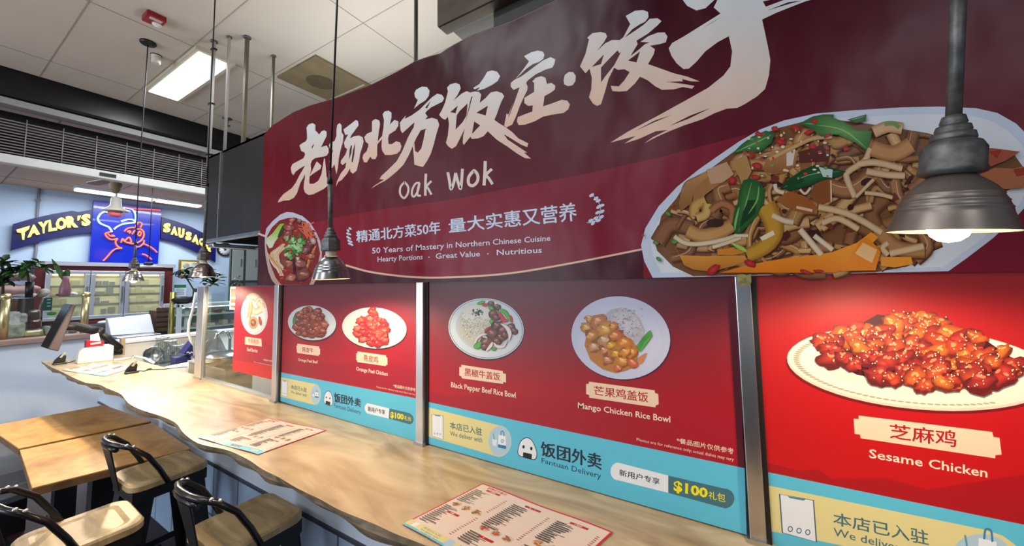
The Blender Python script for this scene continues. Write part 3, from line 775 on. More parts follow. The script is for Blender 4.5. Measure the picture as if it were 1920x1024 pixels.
# display fridge with three glass doors
fg = thing('display_fridge', 'built in display fridge with three framed glass doors and a dark red surround', 'fridge', tuple(on_x(195, 600, -10.2)))
MB_ = pbox(-10.22, .26, 66, 497, 330, 616)
a = on_x(66, 497, -10.22); b = on_x(325, 497, -10.22); zt = a.z; zb = on_x(200, 603, -10.22).z
mb = MB().box(-10.48, -10.22, a.y, b.y, zb, zt); mb.build('surround', wood('red_surround', (70, 18, 22), (92, 28, 30), 0.4, 3, (1, 1, .2)), fg)
MB().box(-10.48, -10.17, a.y - .03, b.y + .03, zt, zt + .07).build('top_ledge', mat('cornice', (150, 150, 160), 0.6), fg)
M_fr = mat('door_frame', (196, 202, 214), 0.3, .7)
M_inl = mat('fridge_inside', (230, 212, 172), 0.5)
DY = [(on_x(82, 550, -10.2).y, on_x(166.5, 550, -10.2).y), (on_x(167.5, 550, -10.2).y, on_x(232, 550, -10.2).y), (on_x(233, 550, -10.2).y, on_x(306, 550, -10.2).y)]
d0, d1 = on_x(168, 508, -10.2).z, on_x(200, 596, -10.2).z
for i, (y0, y1) in enumerate(DY):
    mb = MB().box(-10.2, -10.16, y0, y1, d1, d1 + .06).box(-10.2, -10.16, y0, y1, d0 - .06, d0).box(-10.2, -10.16, y0, y0 + .06, d1 + .06, d0 - .06).box(-10.2, -10.16, y1 - .06, y1, d1 + .06, d0 - .06)
    dr = mb.build('door', M_fr, fg, bevel=.006)
    MB().box(-10.185, -10.18, y0 + .06, y1 - .06, d1 + .06, d0 - .06).build('glass', M_glass, dr)
    MB().box(-10.16, -10.14, y1 - .045, y1 - .02, d1 + .3, d1 + .6).build('handle', M_steel, dr)
    MB().box(-10.215, -10.205, y0 + .05, y1 - .05, d1 + .05, d0 - .05).build('inside', M_inl, fg)
    MB().cyl((-10.195, y0 + .08, d0 - .075), (-10.195, y1 - .08, d0 - .075), .009, n=8).build('fill_strip', mat('fridge_fill', (255, 240, 205), .3, emit=(255, 236, 205), es=4.5), fg)  # assumed strip lamp, added so the fridge inside looks lit
    mb = MB()
    for z in (.26, .44, .60): mb.box(-10.204, -10.188, y0 + .06, y1 - .06, d1 + z, d1 + z + .02)
    mb.build('shelf', mat('fridge_shelf', (150, 148, 140), 0.4), fg)
    mb = MB(); r2 = random.Random(i)
    for z in (.09, .28, .46, .62):
        y = y0 + .08
        while y < y1 - .16:
            w = r2.uniform(.05, .12); h = r2.uniform(.04, .13)
            if r2.random() < .75: mb.box(-10.203, -10.19, y, y + w, d1 + z, d1 + z + h)
            y += w + .02
    mb.build('shelf_goods', mat(('goods_tan', 'goods_grey', 'goods_cream')[i], ((196, 176, 130), (150, 146, 136), (205, 190, 150))[i], 0.6), fg)
# low counters under the fridge
lc = thing('prep_counter', 'grey metal prep counter under the display fridge', 'counter', (-9.9, 2, 0))
a = on_x(120, 602, -9.8); b = on_x(325, 602, -9.8)
MB().box(-10.2, -9.8, a.y, b.y, 0, on_x(150, 615, -9.8).z).build('body', mat('grey_metal', (150, 156, 165), 0.4, .5), lc)
MB().box(-10.2, -9.78, a.y, b.y, on_x(150, 615, -9.8).z, on_x(150, 611, -9.8).z).build('worktop', M_steel, lc)
MB().box(-9.86, -9.79, a.y, b.y, on_x(150, 609, -9.8).z, on_x(150, 604, -9.8).z).build('red_rail', mat('dark_red', (96, 24, 34), 0.5), lc, label='dark red rail along the back')
for x, lb in ((205, 'crumpled white paper on the prep counter, left one'), (246, 'crumpled white paper on the prep counter, right one')):
    p = on_x(x, 604, -9.75); o = MB().ball(p, .1, 12, (.6, 1.5, .35)).build('paper_wad', M_white)
    dsp = o.modifiers.new('d', 'DISPLACE'); tx = bpy.data.textures.new('wad', 'CLOUDS'); tx.noise_scale = .06; dsp.texture = tx; dsp.strength = .05
    tag(o, lb, 'paper', 'crumpled papers')
# white machine on a dark stand
wm = thing('counter_scale', 'white boxy counter scale on a dark open stand in front of the fridge', 'scale', tuple(on_x(245, 640, -8.2)))
a = on_x(210, 599, -8.2); b = on_x(290, 622, -8.2)
MB().hexa([(-8.5, a.y, b.z), (-8.2, a.y, b.z), (-8.2, b.y, b.z - .01), (-8.5, b.y, b.z - .01)], [(-8.55, a.y, a.z), (-8.45, a.y, a.z), (-8.45, b.y, a.z + .03), (-8.55, b.y, a.z + .03)]).build('display_hood', M_white, wm, bevel=.01)
MB().box(-8.5, -7.9, a.y, b.y, b.z - .06, b.z - .01).build('pan', M_steel, wm, bevel=.008)
MB().box(-8.44, -8.43, a.y + .08, b.y - .1, b.z + .06, b.z + .16).build('display_strip', mat('pale_display', (205, 212, 216), 0.3), wm)
mb = MB()
for y in (a.y, b.y - .04): mb.box(-8.5, -8.46, y, y + .04, 0, b.z - .06).box(-7.94, -7.9, y, y + .04, 0, b.z - .06)
mb.box(-8.5, -7.9, a.y, b.y, .55, .58); mb.build('stand', M_bframe, wm)
st2 = thing('stall_shelf', 'lavender grey low shelf beside the white scale', 'shelf', tuple(on_x(280, 632, -7.8)))
a = on_x(255, 628, -7.8); b = on_x(302, 631, -7.8)
MB().box(-7.86, -7.6, a.y, b.y, b.z - .03, b.z).build('shelf_top', mat('lavender', (178, 180, 192), 0.5), st2)
MB().box(-7.86, -7.6, a.y, b.y, 0, b.z - .03).build('shelf_body', M_dark, st2)
# wooden crate / carton
o = thing('wooden_crate', 'dark brown slatted crate beside the brass post', 'crate', tuple(on_x(306, 618, -8.4)))
a = on_x(293, 583, -8.4); b = on_x(318, 620, -8.4); M_cr = wood('crate_brown', (70, 46, 36), (104, 72, 58), 0.7, 5, (1, 1, 3))
MB().box(-8.75, -8.4, a.y, b.y, b.z, a.z).build('box_body', M_cr, o, bevel=.006)
mb = MB()
for k in range(5): mb.box(-8.4, -8.385, a.y, b.y, b.z + k * .085, b.z + k * .085 + .06)
mb.build('slats', M_cr, o)
MB().box(-8.72, -8.42, a.y + .02, b.y - .02, 0, b.z).build('stand', M_dark, o)
a = on_x(294, 581, -8.5); mb = MB()
for k in range(6): mb.tube([(-8.5 + .02 * k, a.y + .05 * k, a.z), (-8.5, a.y + .05 * k + .03, a.z + .05), (-8.45, a.y + .05 * k + .05, a.z + .01)], .012, 6)
mb.build('packing_paper', mat('kraft_pink', (180, 150, 140), 0.7), o)
bp = thing('brass_partition', 'tall brass partition post with a narrow glass pane by the deli case', 'post', tuple(on_x(326, 630, -7.6)))
a = on_x(319, 548, -7.6); b = on_x(326, 630, -7.6); c = on_x(333, 548, -7.6)
MB().cyl((-7.6, (a.y + b.y) / 2, 0.0), (-7.6, (a.y + b.y) / 2, a.z), .035, n=16).build('post', mat('aged_brass', (160, 150, 80), 0.35, .9), bp)
MB().box(-7.61, -7.59, b.y, c.y, b.z, a.z).build('pane', M_glass_g, bp)

# deli case on the right
dc = thing('deli_case', 'glass deli case with a white frame behind the steel post', 'display case', tuple(on_x(385, 630, -7.4)))
x = -7.4; a = on_x(333, 571, x); y1 = on_x(470, 571, x).y; zt = a.z; zb = on_x(360, 632, x).z
mb = MB().box(x - .6, x, a.y, y1, zt - .05, zt).box(x - .04, x, a.y, a.y + .06, zb, zt).box(x - .6, x, a.y, y1, 0, zb); mb.build('case_frame', mat('case_white', (200, 210, 218), 0.4), dc, bevel=.005)
MB().box(x - .01, x - .004, a.y + .06, y1, zb, zt - .05).build('front_glass', M_glass_g, dc)
M_cs = mat('case_shelf', (225, 232, 226), 0.4)
for px, py in ((380, 589), (380, 613)):
    z = on_x(px, py, x).z; MB().box(x - .5, x - .03, a.y + .06, y1, z - .02, z).build('shelf', M_cs, dc)
MB().box(x - .55, x - .53, a.y + .06, y1, zb, zt - .05).build('back_panel', mat('case_back', (128, 150, 152), 0.4), dc)
MB().cyl((x - .1, a.y + .15, zb), (x - .1, a.y + .15, zt - .06), .03).build('white_pipe', M_white, dc)
MB().cyl((x - .3, a.y + .1, zt - .065), (x - .3, y1, zt - .065), .012).build('fill_tube', mat('case_fill', (240, 250, 250), .3, emit=(240, 246, 244), es=5.0), dc)  # glowing tube added to brighten the inside of the case
r2 = random.Random(5)
for k in range(9):
    y = a.y + .2 + k * .09; z = on_x(380, 613 if k % 2 else 589, x).z
    col = ((178, 96, 84), (205, 190, 170), (120, 60, 56), (230, 225, 205))[k % 4]
    o = MB().box(x - .3, x - .12, y, y + .075, z, z + .04 + .02 * (k % 3)).build('deli_tray', mat('tray_%s' % 'abcd'[k % 4], col, 0.5), None, bevel=.01)
    tag(o, 'small food tray on a shelf of the white framed deli case', 'tray', 'trays in the deli case')
bg = thing('black_bag', 'crumpled black bag lying on top of the deli case', 'bag', tuple(on_x(345, 570, -7.6)))
o = MB().ball(on_x(344, 562, -7.6), .16, 16, (.7, 1, .42)).build('bag_body', M_black, bg)
dsp = o.modifiers.new('d', 'DISPLACE'); tx = bpy.data.textures.new('bagtex', 'CLOUDS'); tx.noise_scale = .12; dsp.texture = tx; dsp.strength = .09
MB().tube([on_x(352, 566, -7.55), on_x(358, 567, -7.5), on_x(363, 563, -7.5)], .012, 6).build('strap', M_black, bg)
tgd = thing('case_label', 'small white price strip on the top edge of the deli case', 'label', tuple(on_x(345, 574, -7.39)))
pbox(-7.385, .01, 337, 571, 361, 576).build('strip', M_white, tgd)
MB().ball(on_x(342, 573.5, -7.383), .014, 8).build('dot_mark', mat('label_blue', (40, 60, 150), 0.5), tgd)

# wall things
cl = thing('wall_clock', 'round black rimmed wall clock with a white face', 'clock', tuple(on_x(421, 468, XW)))
p = on_x(421, 468, XW); R = (on_x(435.5, 468, XW).y - on_x(406, 468, XW).y) / 2; MX = Matrix.Rotation(radians(90), 3, 'Y')
MB().lathe([(R * .84, 0), (R * .84, .05), (R * .92, .06), (R, .05), (R, 0)], p, 40, MX).build('rim', M_black, cl)
MB().lathe([(0, .028), (R * .86, .028), (R * .86, 0)], p, 40, MX).build('face', mat('clock_face', (232, 234, 236), 0.5), cl)
mb = MB()
for k in range(12):
    a = k * pi / 6; d = Vector((0, sin(a), cos(a))); q = p + Vector((.03, 0, 0)); mb.bar(q + d * R * .66, q + d * R * .78, .008, .018, (1, 0, 0))
mb.build('hour_mark', M_black, cl)
for nm, ang, L_, w in (('hour_hand', 34, .45, .02), ('minute_hand', -57, .72, .014)):
    a = radians(ang); d = Vector((0, sin(a), cos(a))); q = p + Vector((.036, 0, 0)); MB().bar(q - d * .03, q + d * R * L_, w, .006, (1, 0, 0)).build(nm, M_black, cl)
pf_ = thing('framed_picture', 'small framed grey and yellow picture on the far wall behind the lamp', 'picture', tuple(on_x(353, 503, XW)))
a = on_x(335, 487, XW); b = on_x(371, 519, XW)
MB().box(XW, XW + .03, a.y, b.y, b.z, a.z).build('frame', wood('gilt_brown', (90, 70, 30), (140, 112, 50), 0.4, 6, (1, 1, 1)), pf_, bevel=.006)
MB().box(XW + .03, XW + .034, a.y + .04, b.y - .04, b.z + .04, a.z - .04).build('print', mat('pic_yellow', (212, 205, 150), 0.5), pf_)
mb = MB(); r2 = random.Random(8)
for k in range(7):
    q = on_x(348 + r2.uniform(0, 16), 494 + r2.uniform(0, 18), XW + .036); mb.ball(q, .06, 8, (.06, 1, 1))
mb.build('print_flower', mat('pic_grey', (150, 158, 160), 0.6, noise=.4, nscale=14), pf_)
ps = thing('wall_notice', 'white notice with a green header on the far wall', 'notice', tuple(on_x(338, 545, XW)))
pbox(XW + .02, .02, 327.5, 534, 349, 556).build('sheet', mat('notice_white', (214, 226, 240), 0.5), ps)
pbox(XW + .025, .01, 327.5, 534, 349, 539).build('header', mat('notice_green', (30, 120, 70), 0.5), ps)
mb = MB()
for k in range(4): a = on_x(330, 542 + k * 3, XW + .022); b = on_x(345, 542.6 + k * 3, XW + .022); mb.box(XW + .02, XW + .024, a.y, b.y, b.z, a.z)
mb.build('text_line', mat('notice_ink', (120, 140, 160), 0.6), ps)
pc = thing('conduit_pipe', 'thin grey pipe running down the far wall beside the left sign arm', 'pipe', tuple(on_x(70, 420, XW)))
MB().tube([on_x(74, 352, XW + .02), on_x(70, 400, XW + .02), on_x(68, 470, XW + .02), on_x(62, 500, XW + .02)], .02, 6).build('pipe', mat('pipe_grey', (128, 130, 140), 0.6), pc)
for y in (375, 455): MB().cyl(on_x(72 if y < 400 else 68, y, XW), on_x(72 if y < 400 else 68, y, XW + .05), .032, n=10).build('pipe_clip', mat('clip_grey', (110, 112, 120), .5), pc)
tc2 = thing('tall_cabinet', 'tall grey green cabinet with two framed doors beside the clock', 'cabinet', tuple(on_x(460, 540, -8.8)))
x = -8.8; a = on_x(433.5, 462, x); b = on_x(530, 462, x)
MB().box(x - .06, x, a.y, b.y, 0, a.z).build('body', mat('cab_frame', (70, 76, 74), 0.5), tc2)
for u0, u1 in ((436, 455), (462, 482), (486, 505)):
    p0 = on_x(u0, 468, x); p1 = on_x(u1, 526, x)
    d_ = MB().box(x, x + .02, p0.y, p1.y, p1.z, p0.z).build('door', mat('cab_door', (168, 178, 174), 0.5), tc2, bevel=.004)
    MB().box(x + .02, x + .04, p1.y - .06, p1.y - .04, p1.z + .3, p1.z + .45).build('handle', M_steel, d_)
    p2 = on_x(u1, 600, x); MB().box(x, x + .02, p0.y, p1.y, p2.z, p1.z - .05).build('lower_door', mat('cab_door2', (110, 118, 116), 0.5), tc2)


# ------------------------------------------------------------------ plants
M_leaf = mat('leaf_dark', (34, 62, 32), 0.45, noise=.35, nscale=6)
M_leaf2 = mat('leaf_mid', (70, 112, 56), 0.45, noise=.3, nscale=6)


def leaf(mb, p, d, L_, w, droop=.3, face=None):
    p = Vector(p); d = Vector(d).normalized(); s_ = d.cross(Vector((0, 0, 1)))
    if s_.length < .05: s_ = Vector((1, 0, 0)).cross(d)
    if face is not None: s_ = d.cross(Vector(face))
    s_.normalize(); V = []; F = []
    for i in range(6):
        t = i / 5; c = p + d * L_ * t + Vector((0, 0, -droop * L_ * t * t)); ww = w * sin(pi * (.08 + .9 * t)) * .5
        up = Vector((0, 0, .18 * ww)); V += [c - s_ * ww + up, c - Vector((0, 0, .15 * ww)), c + s_ * ww + up]
    for i in range(5): F += [(i * 3, i * 3 + 1, i * 3 + 4, i * 3 + 3), (i * 3 + 1, i * 3 + 2, i * 3 + 5, i * 3 + 4)]
    o = len(V); V += [v - Vector((0, 0, .004)) for v in V]; F += [tuple(reversed([i + o for i in f])) for f in F]
    mb.add(V, F, True)


def leafy(name, label, x, stempx, leaves, mleaf, seed, size, n, pot=None, M_pot=None, stand=False):
    base = on_x(*stempx[0], x); t = thing(name, label, 'plant', tuple(base)); r2 = random.Random(seed)
    MB().tube([on_x(a, b, x) for a, b in stempx], .012, 6).build('stem', mat('stem_brown', (70, 66, 44), .7), t)
    mb = MB()
    for k in range(n):
        u, v = leaves[k % len(leaves)]; p = on_x(u + r2.uniform(-5, 5), v + r2.uniform(-5, 5), x)
        leaf(mb, p, (r2.uniform(-1, 1), r2.uniform(-1, 1), r2.uniform(-.3, .7)), size * r2.uniform(.7, 1.2), size * .42)
    f = mb.build('foliage', mleaf, t)
    if pot:
        a, b, c, d = pot; p0 = on_x((a + c) / 2, d, x); r_ = abs(on_x(c, d, x).y - on_x(a, d, x).y) / 2; h = on_x(a, b, x).z - p0.z
        if stand: MB().cyl((p0.x, p0.y, 0), p0, .012).cyl(p0 - Vector((0, 0, .015)), p0, r_ * 1.2, n=16).box(p0.x - .12, p0.x + .12, p0.y - .12, p0.y + .12, 0, .02).build('stand', M_steel, t)
        MB().lathe([(0, 0), (r_ * .85, 0), (r_, h), (r_ * .88, h), (r_ * .86, h * .85), (0, h * .85)], p0, 20).build('pot', M_pot, t)
    return t


leafy('potted_plant', 'big leafy dark plant at the left picture edge on the brass glass case', -7.2, [(5, 556), (6, 520), (4, 490)], [(3, 487), (8, 495), (10, 505), (6, 515), (12, 522), (2, 530), (14, 512), (4, 500)], M_leaf, 1, .14, 46)
leafy('potted_plant', 'broad leafed plant in a tall black square pot on the brass glass case', -7.15, [(54, 530), (52, 512), (46, 500)], [(40, 495), (50, 498), (60, 496), (68, 494), (44, 505), (55, 508), (75, 496), (84, 500), (34, 510), (28, 514)], M_leaf2, 2, .13, 40, (45, 529, 63, 558), M_black)
leafy('potted_plant', 'bushy plant in a tall black vase on the deli case behind the bronze lamp', -7.6, [(364, 571), (364, 545), (352, 525), (345, 515)], [(344, 510), (350, 518), (395, 512), (402, 520), (408, 526), (398, 528), (390, 534), (386, 525), (372, 505), (340, 516)], M_leaf, 4, .16, 60, (360, 541, 368, 570), M_black)
leafy('small_cactus', 'small upright green succulent in a pot above the red notice', -6.2, [(443, 536), (443, 528)], [(443, 526), (439, 530), (447, 530), (443, 522), (451, 531)], M_leaf, 6, .07, 12, (437, 533, 450, 541), M_black, True)
br_ = thing('bromeliad', 'long leaved plant in a pink bottle shaped pot on the brass glass case', 'plant', tuple(on_x(121, 556, -7.1)))
p = on_x(121, 556, -7.1)
MB().lathe([(0, 0), (.045, 0), (.048, .04), (.05, .08), (.04, .15), (.028, .19), (.03, .25), (0, .25)], p, 18).build('bottle_pot', mat('pink_pot', (140, 92, 108), .4, noise=.3, nscale=12), br_)
mb = MB(); q = on_x(121, 527, -7.1)
for e, w in (((97, 484), .035), ((108, 500), .04), ((128, 503), .05), ((122, 508), .04), ((113, 508), .03)):
    e = on_x(*e, -7.1); leaf(mb, q, e - q, (e - q).length, w * 1.3, .02, (1, 0, .2))
mb.build('foliage', M_leaf2, br_)

# ------------------------------------------------------------------ brass and glass deli display on the stall counter
XB = -7.02
gd = thing('brass_glass_case', 'glass display case with brass corner posts on the pale blue stall counter', 'display case', tuple(on_x(82, 632, XB)))
ya, yb = on_x(8, 600, XB).y, on_x(158.5, 600, XB).y; zb = 1.10; zt = on_x(80, 557, XB).z
for nm, y in (('corner_post', ya), ('corner_post', yb)):
    MB().cyl((XB, y, zb), (XB, y, zt), .034, n=16).build(nm, M_brass, gd)
    MB().lathe([(0, .05), (.03, .045), (.045, .02), (.04, 0), (.034, -.01)], (XB, y, zt), 16).build('finial', M_brass, gd)
MB().box(XB - .006, XB + .006, ya, yb, zb, zt).build('front_glass', M_glass, gd)
MB().box(XB - .45, XB, ya - 1.2, yb, zt - .012, zt).build('top_glass', M_glass_g, gd)
MB().box(XB - .006, XB + .006, ya - 1.2, ya, zb, zt).build('side_glass', M_glass, gd)
MB().box(XB - .45, XB - .43, ya - 1.2, yb - .35, zb, zt - .02).build('back_panel', mat('case_dark', (60, 56, 56), .6), gd)
IT = [(12, 585, 38, 610, (206, 204, 208), 'white wrapped meat pack with dark print, upper left in the brass glass case', .08),
      (34, 588, 52, 606, (190, 186, 192), 'grey white printed pack beside the white wrapped pack in the brass case', .10),
      (14, 606, 48, 626, (176, 182, 170), 'pale plastic bag low in the left corner of the brass glass case', .06),
      (52, 582, 76, 604, (92, 72, 70), 'dark brown meat pack in the middle of the brass glass case', .12),
      (56, 600, 78, 616, (96, 44, 52), 'dark red meat pack below the brown one in the brass glass case', .06),
      (45, 620, 82, 630, (186, 172, 122), 'yellowish tray of small pieces at the front of the brass glass case', .05),
      (84, 612, 96, 628, (160, 154, 150), 'grey foil pack beside the tray in the brass glass case', .06),
      (112, 620, 126, 632, (70, 62, 62), 'dark pack behind the monitor in the brass glass case', .06),
      (130, 622, 146, 634, (120, 112, 110), 'grey speckled pack in front of the right brass post', .08),
      (20, 596, 44, 604, (150, 128, 120), 'brownish flat pack stacked on the pale plastic bag', .14)]
for a, b, c, d, col, lb, dep in IT:
    p0 = on_x(a, b, XB - dep); p1 = on_x(c, d, XB - dep)
    z0 = max(zb + .002, p1.z) if d < 622 else zb + .002
    o = MB().box(XB - dep - .16, XB - dep, p0.y, p1.y, z0, max(p0.z, z0 + .04)).build('meat_pack', mat('pack_%d' % (sum(col)), col, .35, noise=.45, nscale=16, coat=.3), None, bevel=.025)
    tag(o, lb, 'food pack', 'packs in the brass glass case')
mbd = thing('menu_board', 'small dark green board with pale lines hanging in the brass glass case', 'board', tuple(on_x(87, 572, XB - .05)))
pbox(XB - .03, .02, 79, 559, 97, 582).build('board', mat('board_green', (24, 62, 62), .5), mbd)
mb = MB()
for k in range(3): a = on_x(88, 561 + k * 6, XB - .028); b = on_x(95, 563 + k * 6, XB - .028); mb.box(XB - .03, XB - .026, a.y, b.y, b.z, a.z)
mb.build('pale_line', mat('board_pale', (120, 190, 180), .5), mbd)
o = pbox(XB - .03, .02, 91, 584, 103, 593).build('sticker', mat('sticker_pale', (205, 222, 205), .5)); tag(o, 'pale sticker with a green oval on the brass case glass', 'sticker')
MB().ball(on_x(97, 588, XB - .028), .03, 12, (.1, 1.3, .8)).build('green_oval', mat('oval_green', (60, 130, 80), .5), o)
for (px, py, r_, col, lb) in ((18, 545, .14, (186, 150, 146), 'big pinkish bundle lowest on the left end of the brass case'), (42, 542, .10, (170, 120, 118), 'red pink bundle beside the black square pot'), (30, 520, .10, (176, 146, 146), 'pinkish bundle lying topmost behind the black pot'), (28, 553, .11, (214, 214, 220), 'white folded cloth under the pinkish bundles')):
    p = on_x(px, py, XB - .46)
    o = MB().ball(p, r_, 16, (1, 1.5, .55 if py < 550 else .3)).build('wrapped_bundle', mat('bundle_%d' % sum(col), col, .6, noise=.2, nscale=9)); tag(o, lb, 'bundle', 'bundles on the brass glass case')
    dsp = o.modifiers.new('d', 'DISPLACE'); tx = bpy.data.textures.new('bun', 'CLOUDS'); tx.noise_scale = .1; dsp.texture = tx; dsp.strength = .05
for (a, b, c, d, col, lb) in ((70, 542, 94, 557, (176, 166, 158), 'crinkled beige bag on the brass case behind the bromeliad'), (128, 548, 146, 556, (222, 220, 212), 'crumpled white tissue on the right end of the brass case'), (104, 550, 115, 556, (150, 40, 52), 'small red packet left of the pink bottle pot')):
    p = on_x((a + c) / 2, (b + d) / 2, XB - .2); ry = abs(on_x(c, b, XB).y - on_x(a, b, XB).y) / 2; rz = abs(on_x(a, b, XB).z - on_x(a, d, XB).z) / 2
    o = MB().ball((p.x, p.y, zt + rz), 1, 14, (.08, ry, rz)).build('crumpled_bag', mat('bag_%d' % sum(col), col, .6, noise=.25, nscale=15)); tag(o, lb, 'bag', 'bags on the brass glass case')
    dsp = o.modifiers.new('d', 'DISPLACE'); tx = bpy.data.textures.new('bag', 'CLOUDS'); tx.noise_scale = .08; dsp.texture = tx; dsp.strength = .03

# ------------------------------------------------------------------ payment end of the counter
mo = thing('pos_monitor', 'dark tilted touch monitor seen edge on, held by a black arm', 'monitor', (-5.2, .8, 1.2))
XM = -5.25
a, b, c, d = [on_x(x, y, XM) for x, y in ((120, 569), (128, 570.5), (96, 654), (77, 650))]
Q = [d, c, b, a]
MB().slab([Q[0], Q[1], Q[2], Q[3]], (.30, 0, 0)).build('screen_body', mat('monitor_grey', (88, 80, 84), .45, .2), mo, bevel=.008)
MB().slab([Q[0] + Vector((.01, -.004, .004)), Q[0] + Vector((.01, .003, .004)), Q[3] + Vector((.01, .003, -.006)), Q[3] + Vector((.01, -.004, -.006))], (.28, 0, 0)).build('screen_glass', mat('screen_glass', (28, 26, 30), .15), mo)
pts = [on_x(112, 612, XM + .15), on_x(140, 612, XM + .12), on_x(165, 618, XM + .1), on_x(190, 622, XM + .1)]
MB().tube(pts, [.035, .036, .036, .034], 10).build('upper_arm', M_black, mo)
e0 = on_x(186, 622, XM + .1); e1 = on_x(224, 652, XM + .05)
MB().tube([e0, e0.lerp(e1, .5), e1], [.030, .026, .03], 10).build('lower_arm', M_black, mo)
MB().ball(e0, .04, 14).build('elbow_joint', M_black, mo)
p = on_z(222, 664, ZC); MB().box(p.x - .05, p.x + .05, p.y - .06, p.y + .02, ZC, ZC + .045).cyl((p.x, p.y - .02, ZC + .03), (e1.x, e1.y, e1.z), .03).build('arm_base', M_black, mo, bevel=.006)
MB().box(p.x - .06, p.x + .0, p.y + .015, p.y + .045, ZC - .05, ZC + .15).build('wood_mount', mat('mount_wood', (170, 150, 116), .6), mo)
# white tablet stand
wb = thing('card_terminal_stand', 'white slanted terminal stand on the counter end beside the monitor', 'terminal', tuple(on_z(178, 680, ZC)))
a, b = on_z(144.5, 683, ZC), on_z(212, 676, ZC)
h = on_x(212, 648, b.x).z - ZC; dx = Vector((-.13, .01, 0))
u_ = (b - a); n_ = u_.normalized()
MB().slab([a, b, b + Vector((0, 0, h)), a + u_ * .16 + Vector((0, 0, h)), a + u_ * .03 + Vector((0, 0, h * .75))], dx).build('body', mat('stand_white', (232, 226, 214), .35), wb, bevel=.008)
MB().slab([a + u_ * .18 + Vector((0, 0, h + .001)), a + u_ * .3 + Vector((0, 0, h + .001)), a + u_ * .3 + Vector((0, 0, h + .004)), a + u_ * .18 + Vector((0, 0, h + .004))], dx * .6).build('slot', mat('slot_blue', (90, 100, 150), .4), wb)
rc = thing('red_card_holder', 'small red holder with a white card on top of the white stand', 'card holder', tuple(a + u_ * .4 + dx * .5 + Vector((0, 0, h))))
q = a + u_ * .22 + dx * .3 + Vector((0, 0, h)); q2 = a + u_ * .72 + dx * .3 + Vector((0, 0, h))
MB().slab([q, q2, q2 + Vector((0, 0, .045)), q + Vector((0, 0, .06))], (-.05, 0, 0)).build('holder', mat('holder_red', (176, 18, 34), .4), rc, bevel=.004)
MB().slab([q.lerp(q2, .25) + Vector((.003, 0, .02)), q.lerp(q2, .85) + Vector((.003, 0, .025)), q.lerp(q2, .7) + Vector((-.015, 0, .12)), q.lerp(q2, .25) + Vector((-.015, 0, .105))], (-.004, 0, 0)).build('card', mat('card_white', (230, 226, 230), .5), rc)


def cradle(px, py, lb, cab, s):
    p = on_z(px, py, ZC); t = thing('scanner_stand', lb, 'scanner', tuple(p), 'small black reader stands')
    MB().box(p.x - .04 * s, p.x + .03 * s, p.y - .055 * s, p.y + .055 * s, ZC, ZC + .014).build('foot', M_black, t, bevel=.006)
    MB().slab([(p.x - .01, p.y - .05 * s, ZC + .012), (p.x - .01, p.y + .045 * s, ZC + .012), (p.x - .01, p.y + .05 * s, ZC + .09 * s), (p.x - .01, p.y + .015 * s, ZC + .115 * s), (p.x - .01, p.y - .035 * s, ZC + .055 * s)], (-.035 * s, 0, 0)).build('cradle_body', M_black, t, bevel=.006)
    MB().bar((p.x + .0, p.y - .0, ZC + .075 * s), (p.x, p.y + .035 * s, ZC + .13 * s), .02 * s, .012 * s, (1, 0, 0)).build('silver_clip', M_alu, t, bevel=.002)
    MB().tube([(p.x - .01, p.y + .05 * s, ZC + .01)] + [on_z(a_, b_, ZC + .004) for a_, b_ in cab], .0035, 6).build('cord', M_black, t)
    return t


cradle(112, 683, 'small black reader stand at the far tip of the counter', [(130, 680), (146, 674)], .74)
cradle(247, 700, 'small black reader stand near the steel glass post', [(270, 696), (280, 693), (310, 692), (352, 688)], .70)
p = on_z(280, 692.5, ZC + .006); o = MB().ball(p, .011, 10, (.9, 1.6, .8)).build('cable_bead', M_black); tag(o, 'black ferrite bead on the thin cord on the counter', 'bead')
o = MB().tube([on_z(214, 675, ZC + .01), on_z(235, 673, ZC + .01), on_z(252, 668, ZC + .012), on_z(272, 672, ZC + .01), on_z(288, 680, ZC + .01)], .010, 6).build('white_cable', M_white); tag(o, 'white cable lying along the inner edge of the counter', 'cable')
# inner work shelf and things on it
ws = thing('work_shelf', 'low inner work shelf behind the counter with glass jars on it', 'shelf', (-4.4, 1.5, .84))
MB().box(-5.5, -3.9, 1.24, 1.75, .80, .835).build('shelf_board', mat('shelf_grey', (160, 160, 156), .4), ws)
MB().box(-5.5, -3.9, 1.72, 1.75, 0, .80).build('shelf_front', mat('shelf_body', (140, 140, 140), .5), ws)


M_jug = glass('jug_glass', (228, 232, 234), 0.8)


def jar(px, py, r_, h, lb):
    p = on_z(px, py, .835)
    t = thing('glass_jug', lb, 'jug', tuple(p), 'glass jugs on the inner shelf')
    MB().lathe([(0, 0), (r_, 0), (r_ * 1.05, h * .1), (r_ * .98, h * .6), (r_ * .6, h * .8), (r_ * .62, h), (r_ * .68, h)], p, 24, None, True, False).build('glass_body', M_jug, t)
    MB().tube([p + Vector((0, r_ * .9, h * .3)), p + Vector((0, r_ * 1.5, h * .4)), p + Vector((0, r_ * 1.4, h * .75)), p + Vector((0, r_ * .6, h * .85))], .008, 6).build('handle', M_jug, t)
    MB().lathe([(r_ * .62, h), (r_ * .72, h + .004), (r_ * .62, h + .012), (r_ * .55, h + .004)], p, 20, None, True, False).build('rim', M_steel, t)


